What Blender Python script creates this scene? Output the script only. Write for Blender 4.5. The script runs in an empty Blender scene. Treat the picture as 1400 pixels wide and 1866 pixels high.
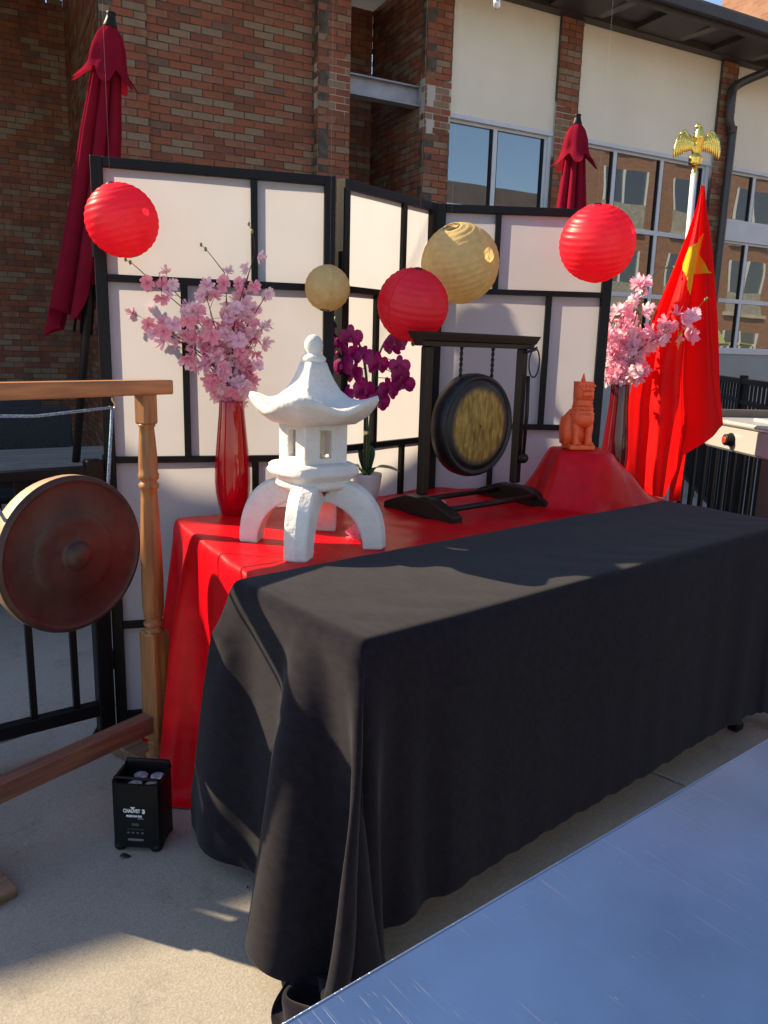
import bpy, bmesh, math, random
import numpy as np
from mathutils import Vector, Matrix, Euler

random.seed(7)
PI = math.pi
R = math.radians
scene = bpy.context.scene
C = scene.collection

# ------------------------------------------------------------------ camera
CAM_H = 1.27
pitch, roll = R(11.811), R(1.545)
fw = Vector((0, math.cos(pitch), -math.sin(pitch)))
rt = Vector((1, 0, 0))
up = Vector((0, math.sin(pitch), math.cos(pitch)))
rt2 = rt * math.cos(roll) + up * math.sin(roll)
up2 = up * math.cos(roll) - rt * math.sin(roll)
cam_d = bpy.data.cameras.new('camera')
cam = bpy.data.objects.new('camera', cam_d)
C.objects.link(cam)
M = Matrix((rt2, up2, -fw)).transposed().to_4x4()
M.translation = Vector((0, 0, CAM_H))
cam.matrix_world = M
cam_d.sensor_fit = 'VERTICAL'
cam_d.sensor_height = 24.0
cam_d.lens = 1402.0 / 1866.0 * 24.0
cam_d.clip_start = 0.02
cam_d.clip_end = 2000
scene.camera = cam

# ------------------------------------------------------------------ light
SUN_AZ, SUN_EL = 107.5, 34.5          # direction the light travels to, clockwise from +Y
world = bpy.data.worlds.new('World')
scene.world = world
world.use_nodes = True
nt = world.node_tree
bg = nt.nodes['Background']
sky = nt.nodes.new('ShaderNodeTexSky')
sky.sky_type = 'NISHITA'
sky.sun_disc = False
sky.sun_elevation = R(SUN_EL)
sky.sun_rotation = R(SUN_AZ + 180)
sky.air_density = 1.0
sky.dust_density = 0.6
sky.ozone_density = 1.5
nt.links.new(sky.outputs[0], bg.inputs[0])
bg.inputs[1].default_value = 0.10
sun_d = bpy.data.lights.new('sun', 'SUN')
sun_d.energy = 5.0
sun_d.angle = R(0.53)
sun_d.color = (1.0, 0.81, 0.55)
sun = bpy.data.objects.new('sun', sun_d)
C.objects.link(sun)
tr = Vector((math.sin(R(SUN_AZ)) * math.cos(R(SUN_EL)), math.cos(R(SUN_AZ)) * math.cos(R(SUN_EL)), -math.sin(R(SUN_EL))))
sun.rotation_euler = tr.to_track_quat('-Z', 'Y').to_euler()
sun.location = (-6, 4, 8)
vs = scene.view_settings
vs.view_transform = 'Standard'
vs.look = 'None'
vs.gamma = 1.0
vs.use_curve_mapping = False
vs.exposure = 1.32

# ------------------------------------------------------------------ materials
def mat(name, col, rough=0.6, metal=0.0, var=0.12, scale=8.0, bump=0.0, bscale=60.0, spec=0.5,
        col2=None, detail=4.0, stretch=None, coat=0.0, sheen=0.0, trans=0.0, sss=0.0, island=False, aniso=0.0):
    m = bpy.data.materials.new(name)
    m.use_nodes = True
    t = m.node_tree
    b = t.nodes['Principled BSDF']
    b.inputs['Roughness'].default_value = rough
    b.inputs['Metallic'].default_value = metal
    b.inputs['Specular IOR Level'].default_value = spec
    b.inputs['Coat Weight'].default_value = coat
    b.inputs['Coat Roughness'].default_value = 0.05
    b.inputs['Sheen Weight'].default_value = sheen
    b.inputs['Transmission Weight'].default_value = trans
    b.inputs['Subsurface Weight'].default_value = sss
    tc = t.nodes.new('ShaderNodeTexCoord')
    vec = tc.outputs['Object']
    if stretch:
        mp = t.nodes.new('ShaderNodeMapping')
        mp.inputs['Scale'].default_value = stretch
        t.links.new(vec, mp.inputs[0]); vec = mp.outputs[0]
    n = t.nodes.new('ShaderNodeTexNoise')
    n.inputs['Scale'].default_value = scale
    n.inputs['Detail'].default_value = detail
    t.links.new(vec, n.inputs['Vector'])
    cr = t.nodes.new('ShaderNodeValToRGB')
    c2 = col2 if col2 else tuple(min(1, c * (1 + var * 2)) for c in col)
    c1 = col if col2 else tuple(c * (1 - var * 2) for c in col)
    cr.color_ramp.elements[0].position = 0.3
    cr.color_ramp.elements[1].position = 0.7
    cr.color_ramp.elements[0].color = (*c1, 1)
    cr.color_ramp.elements[1].color = (*c2, 1)
    t.links.new(n.outputs[0], cr.inputs[0])
    t.links.new(cr.outputs[0], b.inputs['Base Color'])
    if sss:
        b.inputs['Subsurface Radius'].default_value = (0.03, 0.012, 0.006)
        b.inputs['Subsurface Scale'].default_value = 0.6
    if bump:
        n2 = t.nodes.new('ShaderNodeTexNoise')
        n2.inputs['Scale'].default_value = bscale
        n2.inputs['Detail'].default_value = 5
        t.links.new(vec, n2.inputs['Vector'])
        bp = t.nodes.new('ShaderNodeBump')
        bp.inputs['Strength'].default_value = bump
        bp.inputs['Distance'].default_value = 0.01
        t.links.new(n2.outputs[0], bp.inputs['Height'])
        t.links.new(bp.outputs[0], b.inputs['Normal'])
    m['_p'] = 1
    return m

def thin(name, col, tcol=None, mix=0.5, var=0.05, scale=20.0, gloss=0.0, bump=0.0, bscale=200, rough=0.4):
    """thin sheet: diffuse on the lit side, translucent from behind"""
    m = bpy.data.materials.new(name)
    m.use_nodes = True
    t = m.node_tree
    t.nodes.remove(t.nodes['Principled BSDF'])
    out = t.nodes['Material Output']
    tc = t.nodes.new('ShaderNodeTexCoord')
    n = t.nodes.new('ShaderNodeTexNoise')
    n.inputs['Scale'].default_value = scale
    t.links.new(tc.outputs['Object'], n.inputs['Vector'])
    def ramp(c):
        r = t.nodes.new('ShaderNodeValToRGB')
        r.color_ramp.elements[0].position = 0.3
        r.color_ramp.elements[1].position = 0.7
        r.color_ramp.elements[0].color = (*[x * (1 - var) for x in c], 1)
        r.color_ramp.elements[1].color = (*[min(1, x * (1 + var)) for x in c], 1)
        t.links.new(n.outputs[0], r.inputs[0])
        return r.outputs[0]
    d = t.nodes.new('ShaderNodeBsdfDiffuse')
    tl = t.nodes.new('ShaderNodeBsdfTranslucent')
    t.links.new(ramp(col), d.inputs[0])
    t.links.new(ramp(tcol or col), tl.inputs[0])
    mx = t.nodes.new('ShaderNodeMixShader')
    mx.inputs[0].default_value = mix
    t.links.new(d.outputs[0], mx.inputs[1]); t.links.new(tl.outputs[0], mx.inputs[2])
    last = mx.outputs[0]
    if gloss:
        g = t.nodes.new('ShaderNodeBsdfGlossy'); g.inputs['Roughness'].default_value = rough
        m2 = t.nodes.new('ShaderNodeMixShader'); m2.inputs[0].default_value = gloss
        t.links.new(last, m2.inputs[1]); t.links.new(g.outputs[0], m2.inputs[2]); last = m2.outputs[0]
    if bump:
        n2 = t.nodes.new('ShaderNodeTexNoise'); n2.inputs['Scale'].default_value = bscale
        t.links.new(tc.outputs['Object'], n2.inputs['Vector'])
        bp = t.nodes.new('ShaderNodeBump'); bp.inputs['Strength'].default_value = bump; bp.inputs['Distance'].default_value = 0.01
        t.links.new(n2.outputs[0], bp.inputs['Height'])
        t.links.new(bp.outputs[0], d.inputs['Normal'])
    t.links.new(last, out.inputs[0])
    return m

def concrete():
    m = mat('concrete', (0.30, 0.275, 0.235), 0.85, var=0.06, scale=1.3, bump=0.15, bscale=160, spec=0.3)
    t = m.node_tree; b = t.nodes['Principled BSDF']
    tc = t.nodes.new('ShaderNodeTexCoord')
    src = b.inputs['Base Color'].links[0].from_socket
    vor = t.nodes.new('ShaderNodeTexVoronoi'); vor.inputs['Scale'].default_value = 330
    t.links.new(tc.outputs['Object'], vor.inputs['Vector'])
    r = t.nodes.new('ShaderNodeValToRGB')
    r.color_ramp.elements[0].color = (0.72, 0.71, 0.70, 1); r.color_ramp.elements[1].color = (1.18, 1.18, 1.18, 1)
    r.color_ramp.elements[0].position = 0.2; r.color_ramp.elements[1].position = 0.8
    t.links.new(vor.outputs['Color'], r.inputs[0])
    mx = t.nodes.new('ShaderNodeMix'); mx.data_type = 'RGBA'; mx.blend_type = 'MULTIPLY'; mx.inputs[0].default_value = 0.5
    t.links.new(src, mx.inputs[6]); t.links.new(r.outputs[0], mx.inputs[7])
    n = t.nodes.new('ShaderNodeTexNoise'); n.inputs['Scale'].default_value = 5.5; n.inputs['Detail'].default_value = 8; n.inputs['Roughness'].default_value = 0.75
    t.links.new(tc.outputs['Object'], n.inputs['Vector'])
    r2 = t.nodes.new('ShaderNodeValToRGB')
    r2.color_ramp.elements[0].position = 0.30; r2.color_ramp.elements[0].color = (0.45, 0.44, 0.43, 1)
    r2.color_ramp.elements[1].position = 0.46; r2.color_ramp.elements[1].color = (1, 1, 1, 1)
    t.links.new(n.outputs[0], r2.inputs[0])
    mx2 = t.nodes.new('ShaderNodeMix'); mx2.data_type = 'RGBA'; mx2.blend_type = 'MULTIPLY'; mx2.inputs[0].default_value = 0.55
    t.links.new(mx.outputs[2], mx2.inputs[6]); t.links.new(r2.outputs[0], mx2.inputs[7])
    t.links.new(mx2.outputs[2], b.inputs['Base Color'])
    return m

def wood(name, c1, c2, rough=0.5, stretch=(30, 30, 2.5), coat=0.0, bump=0.15):
    return mat(name, tuple(c * .72 for c in c1), rough, col2=tuple(c * 1.12 for c in c2), scale=1.9, stretch=stretch, bump=bump * 2, bscale=2.5, detail=8, coat=coat)

def brick_mat(name, c1, c2):
    """fired brick with flashed bands"""
    m = mat(name, c1, 0.9, col2=c2, scale=9, bump=0.5, bscale=120, spec=0.2, detail=6, stretch=(1.0, 1.0, 0.35))
    return m

def glass_mat():
    m = bpy.data.materials.new('window_glass')
    m.use_nodes = True
    t = m.node_tree
    b = t.nodes['Principled BSDF']
    b.inputs['Base Color'].default_value = (0.012, 0.016, 0.018, 1)
    b.inputs['Roughness'].default_value = 0.3
    g = t.nodes.new('ShaderNodeBsdfGlossy'); g.inputs['Roughness'].default_value = 0.0
    g.inputs[0].default_value = (0.86, 0.93, 0.95, 1)
    tc = t.nodes.new('ShaderNodeTexCoord')
    n = t.nodes.new('ShaderNodeTexNoise'); n.inputs['Scale'].default_value = 1.1; n.inputs['Detail'].default_value = 1
    t.links.new(tc.outputs['Object'], n.inputs['Vector'])
    bp = t.nodes.new('ShaderNodeBump'); bp.inputs['Strength'].default_value = 0.22; bp.inputs['Distance'].default_value = 0.012
    t.links.new(n.outputs[0], bp.inputs['Height']); t.links.new(bp.outputs[0], g.inputs['Normal'])
    mx = t.nodes.new('ShaderNodeMixShader'); mx.inputs[0].default_value = 0.21
    t.links.new(b.outputs[0], mx.inputs[1]); t.links.new(g.outputs[0], mx.inputs[2])
    t.links.new(mx.outputs[0], t.nodes['Material Output'].inputs[0])
    return m

def steel_mat():
    """scratched sheet metal"""
    m = mat('scratched_steel', (0.29, 0.36, 0.48), 0.30, 1.0, var=0.07, scale=7, detail=8)
    t = m.node_tree; b = t.nodes['Principled BSDF']
    tc = t.nodes.new('ShaderNodeTexCoord')
    acc = None
    for rz, sc, th in ((0.12, (700, 8, 1), 0.676), (0.02, (1000, 14, 1), 0.684), (0.25, (1200, 30, 1), 0.695), (0.5, (260, 110, 1), 0.72)):
        mp = t.nodes.new('ShaderNodeMapping'); mp.inputs['Rotation'].default_value = (0, 0, rz); mp.inputs['Scale'].default_value = sc
        t.links.new(tc.outputs['Object'], mp.inputs[0])
        n = t.nodes.new('ShaderNodeTexNoise'); n.inputs['Scale'].default_value = 1; n.inputs['Detail'].default_value = 2
        t.links.new(mp.outputs[0], n.inputs['Vector'])
        r = t.nodes.new('ShaderNodeValToRGB')
        r.color_ramp.elements[0].position = th; r.color_ramp.elements[1].position = th + 0.05
        t.links.new(n.outputs[0], r.inputs[0])
        if acc is None: acc = r.outputs[0]
        else:
            a = t.nodes.new('ShaderNodeMath'); a.operation = 'MAXIMUM'
            t.links.new(acc, a.inputs[0]); t.links.new(r.outputs[0], a.inputs[1]); acc = a.outputs[0]
    sm_ = t.nodes.new('ShaderNodeTexNoise'); sm_.inputs['Scale'].default_value = 5; sm_.inputs['Detail'].default_value = 6; sm_.inputs['Roughness'].default_value = .7
    t.links.new(tc.outputs['Object'], sm_.inputs['Vector'])
    fade_ = t.nodes.new('ShaderNodeMapRange'); fade_.inputs['From Min'].default_value = .42; fade_.inputs['From Max'].default_value = .68; fade_.inputs['To Min'].default_value = .05; fade_.inputs['To Max'].default_value = .75
    t.links.new(sm_.outputs[0], fade_.inputs[0])
    mm_ = t.nodes.new('ShaderNodeMath'); mm_.operation = 'MULTIPLY'; t.links.new(acc, mm_.inputs[0]); t.links.new(fade_.outputs[0], mm_.inputs[1]); acc = mm_.outputs[0]
    mr = t.nodes.new('ShaderNodeMapRange'); mr.inputs['To Min'].default_value = 0.30; mr.inputs['To Max'].default_value = 0.45
    t.links.new(acc, mr.inputs[0]); t.links.new(mr.outputs[0], b.inputs['Roughness'])
    src = b.inputs['Base Color'].links[0].from_socket
    mx = t.nodes.new('ShaderNodeMix'); mx.data_type = 'RGBA'; t.links.new(acc, mx.inputs[0])
    t.links.new(src, mx.inputs[6]); mx.inputs[7].default_value = (0.66, 0.69, 0.74, 1)
    t.links.new(mx.outputs[2], b.inputs['Base Color'])
    bp = t.nodes.new('ShaderNodeBump'); bp.inputs['Strength'].default_value = 0.3; bp.inputs['Distance'].default_value = 0.002
    t.links.new(acc, bp.inputs['Height']); t.links.new(bp.outputs[0], b.inputs['Normal'])
    return m

MT = {}
MT['concrete'] = concrete()
MT['mortar'] = mat('mortar', (0.10, 0.085, 0.07), 0.95, var=0.2, scale=14, bump=0.4, bscale=90, spec=0.1)
MT['mortar_pale'] = mat('mortar_pale', (0.42, 0.38, 0.33), 0.95, var=0.2, scale=14, bump=0.4, bscale=90, spec=0.1)
BR = [brick_mat('brick_red', (0.25, 0.078, 0.040), (0.34, 0.120, 0.066)),
      brick_mat('brick_brown', (0.18, 0.066, 0.038), (0.26, 0.10, 0.06)),
      brick_mat('brick_tan', (0.22, 0.145, 0.09), (0.31, 0.21, 0.13)),
      brick_mat('brick_flashed', (0.22, 0.078, 0.044), (0.34, 0.17, 0.105)),
      brick_mat('brick_dark', (0.16, 0.085, 0.055), (0.22, 0.13, 0.085))]
MT['cream'] = mat('cream_stucco', (0.82, 0.76, 0.62), 0.8, var=0.03, scale=1.2, bump=0.15, bscale=220, spec=0.2)
MT['alum'] = mat('window_aluminium', (0.60, 0.63, 0.67), 0.45, 0.0, var=0.03, scale=5)
MT['glass'] = glass_mat()
MT['fascia'] = mat('brown_fascia', (0.045, 0.034, 0.030), 0.5, var=0.08, scale=6)
MT['soffit'] = mat('brown_soffit', (0.085, 0.068, 0.06), 0.6, var=0.1, scale=4)
MT['steelbeam'] = mat('painted_steel', (0.30, 0.31, 0.34), 0.5, 0.2, var=0.1, scale=6)
MT['downspout'] = mat('downspout_brown', (0.05, 0.042, 0.04), 0.35, var=0.06, scale=8)
MT['farbrick'] = None
MT['black_frame'] = mat('black_stained_wood', (0.0055, 0.005, 0.0058), 0.5, var=0.15, scale=30, stretch=(1, 1, .15), spec=0.22)
MT['paper'] = thin('shoji_paper', (0.62, 0.61, 0.63), (0.58, 0.57, 0.585), 0.5, var=0.025, scale=7)
MT['redpaper'] = thin('red_lantern_paper', (0.84, 0.026, 0.055), (0.98, 0.03, 0.07), 0.5, var=0.06, scale=40, bump=0.3, gloss=0.03)
MT['goldpaper'] = thin('gold_lantern_paper', (0.68, 0.52, 0.23), (0.84, 0.64, 0.28), 0.42, var=0.08, scale=40, bump=0.3, gloss=0.03)
MT['wire'] = mat('dark_wire', (0.03, 0.03, 0.032), 0.4, 0.6)
MT['nylon'] = mat('nylon_line', (0.5, 0.5, 0.5), 0.3)
MT['stone'] = mat('painted_plaster', (0.63, 0.61, 0.575), 0.85, var=0.055, scale=12, bump=0.35, bscale=75, spec=0.25)
MT['redsatin'] = mat('red_satin', (0.60, 0.0, 0.006), 0.38, var=0.05, scale=25, spec=0.22, sheen=0.0, bump=0.35, bscale=13)
MT['blackcloth'] = mat('black_suede_cloth', (0.0100, 0.0088, 0.0132), 0.95, var=0.13, scale=70, spec=0.02, sheen=0.10, bump=0.06, bscale=500, stretch=(1, .4, 1))
MT['tabletop'] = mat('folding_table_plastic', (0.06, 0.06, 0.06), 0.5)
MT['blackmetal'] = mat('black_powder_coat', (0.004, 0.004, 0.0055), 0.45, var=0.1, scale=20, spec=0.25)
MT['blackplastic'] = mat('black_plastic', (0.004, 0.0045, 0.0055), 0.5, var=0.15, scale=60, bump=0.1, bscale=500, spec=0.25)
MT['white_print'] = mat('white_print', (0.72, 0.74, 0.76), 0.5, var=0.03)
MT['grey_print'] = mat('grey_print', (0.13, 0.135, 0.14), 0.5, var=0.05)
MT['lens'] = mat('clear_lens', (0.55, 0.58, 0.66), 0.06, 0.55, var=0.15, scale=50)
MT['redvase'] = mat('red_glazed_glass', (0.36, 0.0, 0.006), 0.10, var=0.05, scale=4, spec=0.4, coat=0.35)
MT['dkvase'] = mat('dark_red_glazed_glass', (0.10, 0.004, 0.008), 0.12, var=0.1, scale=4, spec=0.4, coat=0.35)
MT['branch'] = mat('dark_twig', (0.055, 0.032, 0.022), 0.8, var=0.2, scale=40)
MT['bud'] = mat('green_bud', (0.16, 0.22, 0.05), 0.6, var=0.2, scale=60)
PINK = [thin('pink_petal_%s' % n, c, t_, 0.5, var=0.10, scale=60) for n, c, t_ in
        (('pale', (0.92, 0.72, 0.77), (0.97, 0.66, 0.73)), ('mid', (0.90, 0.46, 0.58), (0.96, 0.40, 0.54)), ('mauve', (0.88, 0.64, 0.76), (0.94, 0.58, 0.72)))]
MT['orchid'] = thin('purple_orchid_petal', (0.26, 0.006, 0.125), (0.42, 0.006, 0.18), 0.4, var=0.25, scale=70, gloss=0.03)
MT['orchidlip'] = mat('orchid_lip', (0.30, 0.01, 0.10), 0.5, var=0.2, scale=80)
MT['leaf'] = mat('orchid_leaf', (0.022, 0.055, 0.018), 0.35, var=0.25, scale=18)
MT['leafpale'] = mat('pale_orchid_leaf', (0.12, 0.30, 0.07), 0.4, var=0.2, scale=18)
MT['pot'] = mat('grey_ceramic', (0.55, 0.53, 0.52), 0.6, var=0.04, scale=10)
MT['gongwood'] = mat('dark_walnut', (0.009, 0.006, 0.005), 0.42, col2=(0.016, 0.010, 0.0075), scale=1.6, stretch=(30, 30, 3), spec=0.3)
MT['gongrim'] = mat('dark_bronze', (0.010, 0.013, 0.016), 0.42, 0.3, var=0.3, scale=9)
MT['gongred'] = mat('big_gong_bronze', (0.030, 0.0125, 0.009), 0.5, 0.2, col2=(0.066, 0.031, 0.022), scale=11, detail=9, bump=0.35, bscale=26)
MT['gongrimpale'] = mat('worn_gong_rim', (0.33, 0.215, 0.13), 0.6, 0.1, var=0.15, scale=14)
MT['standwood'] = wood('turned_oak', (0.24, 0.098, 0.030), (0.34, 0.15, 0.05), 0.5)
MT['beamwood'] = wood('beam_oak', (0.32, 0.13, 0.045), (0.42, 0.18, 0.068), 0.45, stretch=(2.5, 30, 30))
MT['footwood'] = wood('dark_foot_wood', (0.13, 0.075, 0.042), (0.20, 0.12, 0.07), 0.6, stretch=(2.5, 30, 30))
MT['strwood'] = wood('red_stretcher_wood', (0.15, 0.065, 0.042), (0.23, 0.10, 0.062), 0.5, stretch=(2.5, 30, 30))
MT['bluerope'] = mat('blue_cord', (0.16, 0.25, 0.36), 0.8, var=0.4, scale=220)
MT['brass'] = mat('brass_hook', (0.6, 0.5, 0.3), 0.3, 0.9)
MT['orange'] = mat('orange_resin', (1.0, 0.12, 0.025), 0.4, var=0.08, scale=30, sss=0.5, bump=0.25, bscale=150, spec=0.5)
MT['gold'] = mat('polished_gold', (0.85, 0.60, 0.14), 0.18, 1.0, var=0.05, scale=20, bump=0.25, bscale=120)
MT['flagred'] = thin('flag_red_nylon', (0.82, 0.004, 0.006), (0.92, 0.008, 0.008), 0.5, var=0.04, scale=6, gloss=0.012, rough=0.6)

MT['flagyellow'] = thin('flag_yellow', (0.80, 0.58, 0.04), (0.90, 0.62, 0.05), 0.4, var=0.04, scale=6)
MT['pole'] = mat('white_pole', (0.7, 0.72, 0.75), 0.35, 0.3, var=0.03)
MT['umbrella'] = thin('burgundy_canvas', (0.24, 0.012, 0.030), (0.35, 0.012, 0.03), 0.25, var=0.08, scale=10, bump=0.1)
MT['stainless'] = mat('stainless', (0.66, 0.65, 0.63), 0.32, 0.55, var=0.04, scale=3)
MT['steel'] = steel_mat()
MT['brownpanel'] = mat('brown_grill_panel', (0.10, 0.075, 0.06), 0.5, var=0.08)
MT['redknob'] = mat('red_knob_inlay', (0.75, 0.03, 0.02), 0.3, var=0.05)
MT['wicker'] = mat('dark_wicker', (0.005, 0.008, 0.012), 0.6, var=0.5, scale=90, bump=0.6, bscale=110)
MT['plank'] = wood('grey_plank', (0.15, 0.145, 0.12), (0.21, 0.20, 0.17), 0.6, stretch=(2, 30, 30))
MT['whiteplastic'] = mat('white_resin', (0.75, 0.72, 0.62), 0.5, var=0.04)
MT['greensling'] = mat('green_sling', (0.36, 0.42, 0.14), 0.7, var=0.05)
MT['leafdark'] = mat('dead_leaf', (0.03, 0.024, 0.02), 0.8, var=0.3, scale=30)
MT['bulb'] = mat('bulb_glass', (0.7, 0.7, 0.66), 0.1, var=0.05, trans=0.6)

# ------------------------------------------------------------------ helpers
class MB:
    def __init__(s):
        s.v = []; s.f = []; s.m = []; s.sm = []
    def add(s, vs_, fs, mi=0, smooth=False):
        o = len(s.v)
        s.v += [tuple(x) for x in vs_]
        for f in fs:
            s.f.append(tuple(i + o for i in f)); s.m.append(mi); s.sm.append(smooth)
    def box(s, x0, x1, y0, y1, z0, z1, mi=0, T=None):
        P = [(x, y, z) for z in (z0, z1) for y in (y0, y1) for x in (x0, x1)]
        if T is not None: P = [T @ Vector(p) for p in P]
        s.add(P, [(0, 2, 3, 1), (4, 5, 7, 6), (0, 1, 5, 4), (2, 6, 7, 3), (0, 4, 6, 2), (1, 3, 7, 5)], mi)
        return s
    def cbox(s, c, sx, sy, sz, b=0.003, T=None, mi=0):
        """chamfered box"""
        hx, hy, hz = sx / 2, sy / 2, sz / 2
        b = min(b, hx * .9, hy * .9, hz * .9)
        P = []; idx = {}
        for ix in (-1, 1):
            for iy in (-1, 1):
                for iz in (-1, 1):
                    for ax in range(3):
                        p = [ix * hx, iy * hy, iz * hz]
                        for k in range(3):
                            if k != ax: p[k] -= (ix, iy, iz)[k] * b
                        idx[(ix, iy, iz, ax)] = len(P)
                        P.append(Vector((c[0] + p[0], c[1] + p[1], c[2] + p[2])))
        F = []
        for sgn in (-1, 1):
            q = [idx[(sgn, a, d, 0)] for a, d in ((-1, -1), (1, -1), (1, 1), (-1, 1))]; F.append(q if sgn > 0 else q[::-1])
            q = [idx[(a, sgn, d, 1)] for a, d in ((-1, -1), (-1, 1), (1, 1), (1, -1))]; F.append(q if sgn > 0 else q[::-1])
            q = [idx[(a, d, sgn, 2)] for a, d in ((-1, -1), (1, -1), (1, 1), (-1, 1))]; F.append(q if sgn > 0 else q[::-1])
        for a in (-1, 1):
            for d in (-1, 1):
                F.append([idx[(a, d, -1, 0)], idx[(a, d, 1, 0)], idx[(a, d, 1, 1)], idx[(a, d, -1, 1)]])
                F.append([idx[(a, -1, d, 0)], idx[(a, 1, d, 0)], idx[(a, 1, d, 2)], idx[(a, -1, d, 2)]])
                F.append([idx[(-1, a, d, 1)], idx[(1, a, d, 1)], idx[(1, a, d, 2)], idx[(-1, a, d, 2)]])
        for ix in (-1, 1):
            for iy in (-1, 1):
                for iz in (-1, 1):
                    F.append([idx[(ix, iy, iz, k)] for k in range(3)])
        if T is not None: P = [T @ p for p in P]
        s.add(P, F, mi)
        return s
    def lathe(s, prof, n=24, T=None, mi=0, cap=True, smooth=True, sx=1.0, sy=1.0):
        P = []
        for r, z in prof:
            for k in range(n):
                a = 2 * PI * k / n
                P.append(Vector((r * math.cos(a) * sx, r * math.sin(a) * sy, z)))
        F = []
        for i in range(len(prof) - 1):
            for k in range(n):
                k2 = (k + 1) % n
                F.append((i * n + k, i * n + k2, (i + 1) * n + k2, (i + 1) * n + k))
        if cap:
            F.append(tuple(range(n))[::-1]); F.append(tuple(range((len(prof) - 1) * n, len(prof) * n)))
        if T is not None: P = [T @ p for p in P]
        s.add(P, F, mi, smooth)
        return s
    def tube(s, path, rad, n=8, mi=0, cap=True, smooth=True):
        path = [Vector(p) for p in path]
        if not hasattr(rad, '__len__'): rad = [rad] * len(path)
        P = []; prev = None
        for i, p in enumerate(path):
            d = (path[min(i + 1, len(path) - 1)] - path[max(i - 1, 0)]).normalized()
            if prev is None:
                a = d.orthogonal().normalized()
            else:
                a = (prev - d * prev.dot(d))
                a = a.normalized() if a.length > 1e-6 else d.orthogonal().normalized()
            prev = a
            b = d.cross(a)
            for k in range(n):
                t_ = 2 * PI * k / n
                P.append(p + (a * math.cos(t_) + b * math.sin(t_)) * rad[i])
        F = []
        for i in range(len(path) - 1):
            for k in range(n):
                k2 = (k + 1) % n
                F.append((i * n + k, i * n + k2, (i + 1) * n + k2, (i + 1) * n + k))
        if cap:
            F.append(tuple(range(n))[::-1]); F.append(tuple(range((len(path) - 1) * n, len(path) * n)))
        s.add(P, F, mi, smooth)
        return s
    def grid(s, fn, nu, nv, mi=0, smooth=True):
        P = [fn(i / nu, j / nv) for j in range(nv + 1) for i in range(nu + 1)]
        F = [(j * (nu + 1) + i, j * (nu + 1) + i + 1, (j + 1) * (nu + 1) + i + 1, (j + 1) * (nu + 1) + i) for j in range(nv) for i in range(nu)]
        s.add(P, F, mi, smooth)
        return s
    def prism(s, poly, z0, z1, T=None, mi=0):
        n = len(poly)
        P = [Vector((x, y, z0)) for x, y in poly] + [Vector((x, y, z1)) for x, y in poly]
        F = [tuple(range(n))[::-1], tuple(range(n, 2 * n))] + [(i, (i + 1) % n, n + (i + 1) % n, n + i) for i in range(n)]
        if T is not None: P = [T @ p for p in P]
        s.add(P, F, mi)
        return s
    def sphere(s, c, r, n=12, m=8, mi=0, sc=(1, 1, 1), T=None):
        P = []
        for j in range(1, m):
            th = PI * j / m
            for k in range(n):
                a = 2 * PI * k / n
                P.append(Vector((c[0] + r * sc[0] * math.sin(th) * math.cos(a), c[1] + r * sc[1] * math.sin(th) * math.sin(a), c[2] + r * sc[2] * math.cos(th))))
        top = len(P); P.append(Vector((c[0], c[1], c[2] + r * sc[2]))); P.append(Vector((c[0], c[1], c[2] - r * sc[2])))
        F = []
        for j in range(m - 2):
            for k in range(n):
                k2 = (k + 1) % n
                F.append((j * n + k, (j + 1) * n + k, (j + 1) * n + k2, j * n + k2))
        for k in range(n):
            k2 = (k + 1) % n
            F.append((top, k, k2)); F.append((top + 1, (m - 2) * n + k2, (m - 2) * n + k))
        if T is not None: P = [T @ p for p in P]
        s.add(P, F, mi, True)
        return s
    def mesh(s, name, mats):
        me = bpy.data.meshes.new(name)
        me.from_pydata([tuple(v) for v in s.v], [], s.f)
        for m in (mats if isinstance(mats, (list, tuple)) else [mats]): me.materials.append(m)
        me.polygons.foreach_set('material_index', s.m)
        me.polygons.foreach_set('use_smooth', s.sm)
        me.update()
        return me
    def build(s, name, mats, parent=None, smooth_angle=None):
        o = bpy.data.objects.new(name, s.mesh(name, mats))
        C.objects.link(o)
        if parent is not None: o.parent = parent
        return o

def rotz(a): return Matrix.Rotation(a, 4, 'Z')
def TR(x, y, z): return Matrix.Translation((x, y, z))

def tag(o, label, cat, group=None):
    o['label'] = label; o['category'] = cat
    if group: o['group'] = group
    return o
def empty(name, loc=(0, 0, 0), rz=0.0, label=None, cat=None, group=None, rot=None):
    o = bpy.data.objects.new(name, None)
    C.objects.link(o)
    o.location = loc
    o.rotation_euler = rot if rot else (0, 0, rz)
    o.empty_display_size = 0.1
    if label: tag(o, label, cat, group)
    return o
def struct(o):
    o['kind'] = 'structure'; return o
def inst(me, name, parent, loc=(0, 0, 0), rot=(0, 0, 0), sc=1.0):
    o = bpy.data.objects.new(name, me); C.objects.link(o); o.parent = parent
    o.location = loc; o.rotation_euler = rot
    o.scale = (sc, sc, sc) if not hasattr(sc, '__len__') else sc
    return o
def subsurf(o, lv=1):
    m = o.modifiers.new('subsurf', 'SUBSURF'); m.levels = lv; m.render_levels = lv
def bevel(o, w=0.003, seg=2):
    m = o.modifiers.new('bevel', 'BEVEL'); m.width = w; m.segments = seg; m.limit_method = 'ANGLE'; m.angle_limit = R(40)
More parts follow.
